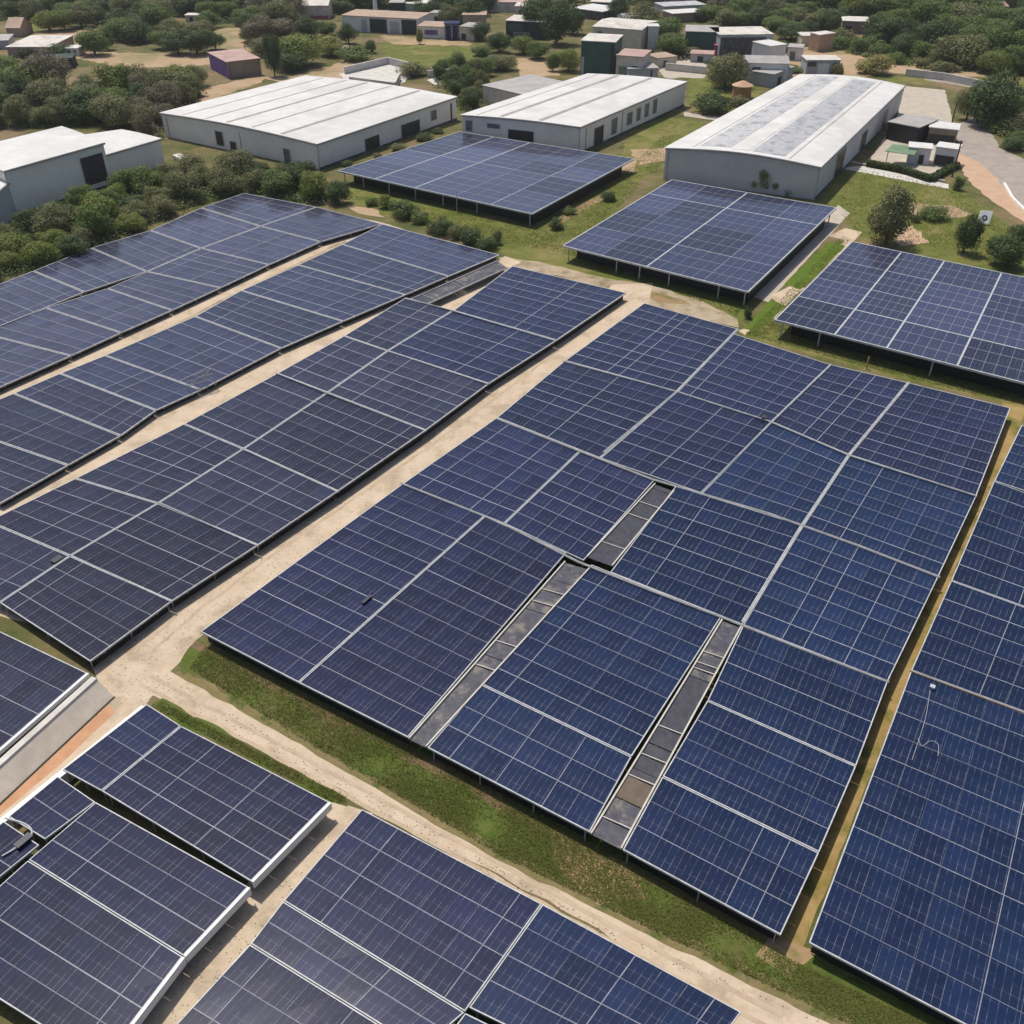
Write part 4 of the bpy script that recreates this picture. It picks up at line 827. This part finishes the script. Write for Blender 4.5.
named = [
 (886,243,44,56,'olive',0,'olive tree standing on a bare orange patch right of the middle canopy'),(934,219,28,15,'green',1,'low rounded green shrub in the middle of the right lawn'),(915,222,10,9,'dark',1,'tiny dark shrub left of the rounded lawn shrub'),
 (962,253,24,38,'dark',0,'slender dark tree below the white notice board'),(1006,266,40,30,'dark',0,'dark bushy tree at the right edge above the cut canopy'),(1016,240,24,20,'dark',1,'dark shrub behind the bushy tree at the right edge'),
 (988,126,54,50,'dark',0,'big dark tree beside the bend of the asphalt road'),(966,120,24,34,'olive',0,'olive tree leaning on the big dark tree at the road bend'),(957,190,11,16,'green',1,'clipped green shrub at the end of the yard hedge'),
 (753,190,13,13,'bright',0,'small light green tree peeping over the middle canopy, first of three'),(765,192,16,23,'bright',0,'tallest light green tree peeping over the middle canopy'),(776,193,13,18,'green',0,'small mid green tree right of the tallest one over the middle canopy'),(700,181,20,9,'olive',1,'low shrub at the foot of the grey warehouse front wall'),(789,195,14,10,'green',1,'small green shrub beside the front corner of the grey warehouse'),
 (725,88,40,34,'olive',0,'round olive tree above the orange clay hut'),(712,112,38,22,'dark',1,'wide dark shrub on the lawn beyond the middle warehouse'),(738,106,22,12,'olive',1,'olive shrub at the foot of the clay hut'),
 (608,201,15,12,'dark',1,'dark round shrub on the lawn right of the leftmost canopy'),(556,229,14,14,'dark',1,'dark shrub by the near corner of the leftmost canopy'),(568,214,14,8,'green',1,'low green shrub beside the leftmost canopy'),(747,318,8,14,'dark',1,'small dark shrub at the near corner of the middle canopy'),
 (403,217,28,20,'dark',1,'dark shrub on the lawn above the far left field, fourth from the left'),(372,205,14,10,'green',1,'small green shrub at the left end of the lawn strip'),(386,208,16,14,'bright',1,'light green shrub second in the lawn strip'),(420,223,20,14,'green',1,'green shrub next to the dark one in the lawn strip'),
 (441,234,26,20,'dark',1,'broad dark shrub at the edge of the far left field'),(456,238,20,16,'olive',1,'olive shrub between two dark ones at the field edge'),(472,244,26,22,'dark',1,'tall dark shrub near the right end of the lawn strip'),(488,249,20,14,'dark',1,'dark shrub at the corner where sandy track meets the lawn'),(496,244,12,18,'olive',1,'thin olive shrub at the right end of the lawn strip'),
 (411,76,32,16,'olive',1,'olive shrub between green field and first warehouse'),(302,66,46,28,'bright',0,'light green tree behind the far corner of the first warehouse'),(331,56,28,18,'yellow',0,'yellow green tree beside the light green one behind the first warehouse'),(349,44,20,18,'dark',0,'dark round tree left of the long depot'),(328,36,20,14,'green',0,'mid green tree left of the long depot'),(311,39,26,20,'dark',0,'dark tree in front of the cream house'),
 (279,42,38,22,'brown',0,'bare brownish tree right of the woods, top left'),(296,30,24,16,'brown',0,'pinkish brown tree below the cream house'),(356,60,36,14,'green',1,'green shrub row behind the concrete wall'),(371,53,12,15,'dark',1,'upright dark shrub by the concrete wall'),(275,76,18,40,'dark',0,'tall thin dark tree behind the first warehouse'),(290,72,30,18,'dark',0,'low dark tree at the ridge end of the first warehouse'),
 (420,44,7,14,'yellow',0,'slim pale tree in the middle of the far bare field'),(478,40,22,16,'dark',0,'dark tree beside the beige annex'),(499,52,24,18,'dark',0,'dark tree at the right end of the green field'),(483,56,20,12,'green',1,'green shrub at the right end of the green field'),(502,70,28,16,'olive',0,'olive tree above the grey outbuilding'),(481,76,24,16,'green',0,'green tree left of the grey outbuilding'),
 (538,36,34,36,'dark',0,'tall dark tree right of the teal store'),(556,44,34,38,'dark',0,'tallest dark tree left of the green walled store'),(572,34,24,26,'dark',0,'dark tree touching the stucco house'),(523,54,22,16,'bright',0,'light green tree in front of the teal store'),(538,59,24,17,'green',0,'green tree in front of the tall dark trees'),(568,71,24,20,'bright',0,'light green tree touching the tall green store'),(553,71,14,17,'green',0,'small green tree left of the tall green store'),
 (617,20,22,20,'dark',0,'dark round tree behind the stucco house'),(644,32,34,24,'olive',0,'olive tree behind the stucco house, right'),(667,36,32,16,'green',0,'wide green tree left of the curving lane'),(671,56,30,22,'green',0,'bright green tree left of the green depot'),(700,22,12,12,'dark',0,'small dark tree right of the low white roofed building'),(726,25,24,14,'olive',0,'olive tree above the open depot'),(740,25,20,13,'green',0,'green tree above the open depot'),(758,24,26,14,'dark',0,'dark tree above the right end of the open depot'),
 (791,40,30,14,'dark',0,'dark hedge like tree right of the white garage'),(806,36,18,14,'dark',0,'dark tree left of the round dark tree'),(828,35,22,21,'dark',0,'round dark tree standing free above the tan block'),(782,52,17,13,'green',1,'round green shrub beside the white garage'),(836,48,26,13,'green',1,'green shrub right of the tan block'),(857,49,22,12,'olive',1,'olive shrub below the white flat roofed shed'),(873,74,34,20,'yellow',1,'yellow green shrub beyond the far end of the long warehouse'),(836,76,14,15,'olive',1,'olive shrub touching the ruined hut'),(793,72,22,7,'green',1,'low shrub left of the ruined hut'),
 (50,31,26,18,'bright',0,'light green tree at the edge of the far meadow, top left'),(65,30,26,20,'green',0,'green tree beside the farthest bare field, top left'),(82,27,30,20,'olive',0,'olive tree above the farmhouse field'),(95,55,30,24,'green',0,'broad green tree right of the farmhouse'),(108,50,13,17,'dark',0,'narrow dark tree right of the farmhouse'),(123,40,28,22,'green',0,'green tree beyond the bare field, top left'),(165,49,24,18,'green',0,'green tree at the left of the round grove in the bare field'),(179,54,28,18,'dark',0,'dark tree at the front of the round grove'),(197,54,32,24,'dark',0,'largest dark tree of the round grove'),(216,50,20,15,'dark',0,'dark tree at the right of the round grove'),(174,37,30,15,'olive',0,'olive tree at the back of the round grove'),(200,37,28,16,'olive',0,'olive tree behind the largest of the round grove'),
 (209,28,24,15,'green',0,'compact green tree between white bungalow and bare field'),(250,42,22,16,'green',0,'green tree at the right edge of the bare field'),(57,56,28,14,'dark',1,'dark shrub in front of the farmhouse'),(26,58,12,9,'dark',0,'little dark tree at the farmhouse wall'),(42,94,42,30,'bright',0,'big rounded light tree in the wood above the tall hall'),(119,127,40,34,'olive',0,'big rounded olive tree above the white annex'),(92,124,30,22,'dark',0,'dark tree above the tall hall roof'),
 (147,139,16,26,'brown',0,'bare pale tree beside the left end of the first warehouse'),
 (240,163,22,14,'dark',1,'dark shrub at the first warehouse left wall door'),(346,166,14,7,'dark',1,'small dark shrub at the near corner of the first warehouse'),(400,150,18,8,'olive',1,'olive shrub along the right wall of the first warehouse'),(424,140,16,8,'dark',1,'dark shrub farther along the right wall of the first warehouse'),(438,133,12,6,'dark',1,'dark shrub at the far end of the first warehouse right wall'),(378,158,10,6,'olive',1,'tiny shrub beside the first warehouse dark door'),
 (1013,150,24,16,'dark',1,'dark shrub right of the asphalt road at the edge'),(1000,132,30,12,'green',1,'green shrub above the asphalt road at the right')]
for x, y, w_, h_, k_, sm, lb in named: tree(x, y, w_, h_, k_, lb, None, bool(sm))
def inside(x, y, P):
    c = False; j = len(P)-1
    for i in range(len(P)):
        if (P[i][1] > y) != (P[j][1] > y) and x < (P[j][0]-P[i][0])*(y-P[i][1])/(P[j][1]-P[i][1])+P[i][0]: c = not c
        j = i
    return c
SC = {k: ([], []) for k in ('leaf_dark', 'leaf_green', 'leaf_olive', 'leaf_brown')}
def scrub(poly, kinds):          # low scrub under and between the trees
    xs = [p[0] for p in poly]; ys = [p[1] for p in poly]; area = (max(xs)-min(xs))*(max(ys)-min(ys))
    for _ in range(int(area*.16)):
        x, y = random.uniform(min(xs), max(xs)), random.uniform(min(ys), max(ys))
        if not inside(x, y, poly): continue
        k_ = random.choice(['leaf_'+q for q in kinds if 'leaf_'+q in SC] or ['leaf_green'])
        V, F = SC[k_]; c = at(x, y); r = random.uniform(.8, 2.6); sz = c.length/430
        for _ in range(40):
            d = Vector((random.gauss(0,1), random.gauss(0,1), abs(random.gauss(0,.7)))).normalized()
            p = c+Vector((d.x*r*1.3, d.y*r*1.3, d.z*r*.8)); nn = (d+Vector((random.uniform(-.8,.8), random.uniform(-.8,.8), random.uniform(-.3,.9)))).normalized()
            a = nn.orthogonal().normalized()*.34*sz; b = nn.cross(a); k = len(V)
            V += [tuple(p-a), tuple(p-b), tuple(p+a), tuple(p+b)]; F.append((k,k+1,k+2,k+3))
def wood(poly, n, wr, asp, kinds, place, group, small=False, sep=.42, avoid=()):
    pts = []; xs = [p[0] for p in poly]; ys = [p[1] for p in poly]; tries = 0
    scrub(poly, kinds)
    while len(pts) < n and tries < 9000:
        tries += 1; x, y = random.uniform(min(xs), max(xs)), random.uniform(min(ys), max(ys))
        if not inside(x, y, poly): continue
        w_ = random.uniform(*wr)
        if any(abs(x-a)/(w_+b) < sep and abs(y-c)*2.2/(w_+b) < sep for a, c, b in pts): continue
        pts.append((x, y, w_)); k_ = random.choice(kinds)
        size = 'small' if w_ < wr[0]+(wr[1]-wr[0])*.33 else ('large' if w_ > wr[0]+(wr[1]-wr[0])*.7 else 'medium sized')
        lb = '%s %s %s %s' % (size, WORD[k_], 'shrub' if small else 'tree', place)
        tree(x, y, w_*1.3, w_*1.3*asp*random.uniform(.8,1.2), k_, lb, '%s %s %s' % (group, 'of', WORD[k_]+' '+size+' growth'), small)
wood([(-20,-4),(150,-4),(170,10),(162,32),(140,44),(110,34),(95,22),(45,20),(-20,22)], 62, (15,28), .75, ['dark','dark','green','olive'], 'in the wood at the top left', 'top left wood')
wood([(150,-4),(250,-4),(262,30),(232,24),(190,20),(175,16)], 26, (14,24), .75, ['dark','dark','green','olive'], 'in the trees around the white villa', 'trees round the villa')
wood([(240,-4),(298,-4),(300,22),(290,34),(262,58),(250,60),(255,30)], 26, (16,28), .8, ['dark','olive','brown','brown','green'], 'between the bare field and the cream house', 'trees by the cream house')
wood([(325,-4),(480,-4),(480,8),(440,10),(430,22),(405,8),(345,14),(332,18)], 26, (14,24), .7, ['dark','dark','green'], 'along the top above the long depot', 'trees above the depot')
wood([(440,12),(484,6),(488,18),(462,26),(440,24)], 9, (16,26), .75, ['dark','dark','olive'], 'behind the navy container', 'trees behind the container')
wood([(530,-4),(800,-4),(800,8),(740,16),(706,8),(640,6),(610,2),(570,4),(545,20),(530,10)], 34, (14,26), .6, ['dark','dark','olive','brown'], 'along the top right of centre', 'trees along the top')
wood([(700,14),(760,14),(800,18),(800,30),(760,24),(705,24)], 12, (14,22), .6, ['dark','olive','green'], 'behind the roof of the open depot', 'trees behind the open depot')
wood([(-15,72),(30,86),(78,90),(100,90),(130,90),(190,88),(196,96),(188,102),(160,116),(140,112),(100,122),(70,126),(-15,128)], 92, (18,34), .8, ['dark','green','olive','olive','brown','dark','green','bright'], 'in the wood above the tall hall', 'wood above the tall hall')
wood([(150,100),(195,86),(200,100),(165,118),(160,140),(140,140)], 14, (14,24), .9, ['brown','brown','olive'], 'at the left end of the first warehouse', 'brownish trees by the warehouse')
wood([(-15,228),(14,240),(45,220),(70,222),(100,198),(150,190),(178,172),(205,172),(240,176),(300,184),(330,198),(340,204),(300,204),(245,188),(190,206),(120,238),(60,262),(-15,284)], 70, (18,32), .75, ['dark','green','olive','olive','bright','dark','green'], 'in the hedge above the far left field', 'hedge above the far left field')
wood([(800,8),(850,-4),(975,-4),(1030,2),(1030,76),(985,74),(955,70),(930,60),(900,58),(885,44),(870,52),(868,30),(835,14)], 120, (18,36), .78, ['dark','dark','green','green','olive','bright'], 'in the dense wood at the top right', 'top right wood')
wood([(440,72),(482,74),(482,108),(462,112),(455,92),(440,86)], 14, (10,16), 1.1, ['green','olive','dark'], 'in the reeds between the two white warehouses', 'reedy trees between the warehouses')
wood([(660,40),(705,56),(700,60),(660,60)], 5, (12,18), .5, ['olive','brown'], 'below the green depot', 'shrubs below the green depot', True)
wood([(770,16),(850,22),(845,30),(775,34)], 14, (14,24), .6, ['green','olive','dark'], 'between the far bare strip and the round dark tree', 'trees by the far bare strip')
wood([(840,44),(900,52),(960,70),(950,74),(870,58),(845,52)], 12, (12,22), .7, ['green','olive','dark'], 'along the front of the top right wood', 'shrubs before the top right wood', True)
wood([(985,84),(1024,100),(1030,150),(1010,140),(985,118)], 10, (14,26), .7, ['olive','dark','green'], 'right of the asphalt road bend', 'shrubs by the road bend', True)
# hedge around the paved yard
for pts, lb in (([(866,166),(900,172),(930,182)], 'clipped dark green hedge along the paved yard, left part'), ([(930,182),(948,172),(956,168)], 'clipped dark green hedge at the corner of the paved yard, right part')):
    V = []; F = []; W_ = [at(*p) for p in pts]
    for p, q in zip(W_, W_[1:]):
        L_ = (q-p).length; n = Vector((-(q-p).y, (q-p).x, 0)).normalized()
        for _ in range(int(L_*260)):
            t = random.random(); c = p.lerp(q, t)+n*random.uniform(-.9,.9)+Vector((0,0,random.uniform(.1,1.6)))
            nn = Vector((random.gauss(0,1), random.gauss(0,1), random.gauss(0,1))).normalized(); a = nn.orthogonal().normalized()*.16; b = nn.cross(a); k = len(V)
            V += [tuple(c-a-W_[0]), tuple(c-b-W_[0]), tuple(c+a-W_[0]), tuple(c+b-W_[0])]; F.append((k,k+1,k+2,k+3))
    me = bpy.data.meshes.new('hedge'); me.from_pydata(V, [], F); me.materials.append(MATS['leaf_dark']); o = bpy.data.objects.new('hedge', me); COL.objects.link(o); o.location = W_[0]; tag(o, lb, 'hedge')
for k_, (V, F) in SC.items():
    me = bpy.data.meshes.new('scrub'); me.from_pydata(V, [], F); me.materials.append(MATS[k_]); o = bpy.data.objects.new('scrub', me); COL.objects.link(o)
    tag(o, WORD[k_[5:]]+' low scrub filling the ground between the trees', 'scrub', kind='stuff')
# grass tufts (nobody could count them)
V = []; F = []
def tufts(poly, n, hgt):
    xs = [p[0] for p in poly]; ys = [p[1] for p in poly]; c = 0
    while c < n:
        x, y = random.uniform(min(xs), max(xs)), random.uniform(min(ys), max(ys))
        if not inside(x, y, poly): continue
        p = at(x, y); c += 1
        if noise.noise(p*.22) < -.1+random.uniform(-.55,.2): continue
        for _ in range(3):
            t = random.uniform(0,6.28); d = Vector((math.cos(t), math.sin(t), 0)); s = Vector((-d.y, d.x, 0))*.05; h = hgt*.8*random.uniform(.5,1.3); k = len(V)
            b = p+d*random.uniform(0,.12); V.extend([tuple(b-s), tuple(b+s), tuple(b+d*h*.7+Vector((0,0,h)))]); F.append((k,k+1,k+2))
tufts([(205,646),(400,742),(600,842),(790,960),(940,1030),(870,1034),(650,928),(500,855),(300,738),(190,668)], 42000, .17)
tufts([(162,702),(345,797),(346,804),(330,800),(152,706)], 2500, .2)
tufts([(350,195),(530,225),(632,165),(680,120),(668,160),(600,225),(560,244),(745,298),(738,316),(655,284),(560,252),(520,246),(470,238)], 12000, .3)
tufts([(780,300),(842,236),(850,240),(770,322),(1024,390),(1024,406),(900,376),(745,334)], 7000, .3)
tufts([(838,172),(870,168),(960,192),(1010,228),(1030,262),(860,238),(842,215)], 5000, .4)
me = bpy.data.meshes.new('grass'); me.from_pydata(V, [], F); me.materials.append(MATS['blade']); o = bpy.data.objects.new('grass', me); COL.objects.link(o)
tag(o, 'rough green grass growing on verges and lawns', 'grass', kind='stuff')

V = []; F = []                       # stones on the tracks
for poly, n in (([(640,290),(500,400),(300,560),(196,640),(150,665),(600,925),(860,1040),(600,935),(345,800),(130,700),(60,740),(100,680),(300,520),(500,370)], 2600), ([(350,812),(190,1024),(130,1024),(300,830)], 500)):
    xs = [p[0] for p in poly]; ys = [p[1] for p in poly]; c = 0
    while c < n:
        x, y = random.uniform(min(xs), max(xs)), random.uniform(min(ys), max(ys))
        if not inside(x, y, poly): continue
        c += 1; p = at(x, y); r = random.choice((.03,.04,.05,.09)); k = len(V)
        for t in range(4): V.append((p.x+r*math.cos(t*1.57+c), p.y+r*random.uniform(.6,1)*math.sin(t*1.57+c), .02))
        V.append((p.x, p.y, .02+r*.9)); F += [(k+t, k+(t+1)%4, k+4) for t in range(4)]
me = bpy.data.meshes.new('gravel'); me.from_pydata(V, [], F); me.materials.append(MATS['orange_dirt']); me.materials[0] = MATS['asphalt']; o = bpy.data.objects.new('gravel', me); COL.objects.link(o)
tag(o, 'small stones scattered on the dirt tracks', 'gravel', kind='stuff')
# ------------------------------------------------------------------ the air
hm_ = bpy.data.materials.new('haze'); hm_.use_nodes = True; t = hm_.node_tree; t.nodes.remove(t.nodes['Principled BSDF'])
pv = t.nodes.new('ShaderNodeVolumePrincipled'); pv.inputs['Color'].default_value = (.93, .93, .92, 1); pv.inputs['Density'].default_value = HAZE; pv.inputs['Anisotropy'].default_value = .3
t.links.new(pv.outputs[0], t.nodes['Material Output'].inputs['Volume']); MATS['haze'] = hm_
k = MB(); k.quadbox([Vector((-2600,-700,90)), Vector((2600,-700,90)), Vector((2600,2700,90)), Vector((-2600,2700,90))], 91); o = k.build('haze', 'haze'); tag(o, 'thin pale haze over the whole valley', 'haze', kind='stuff')
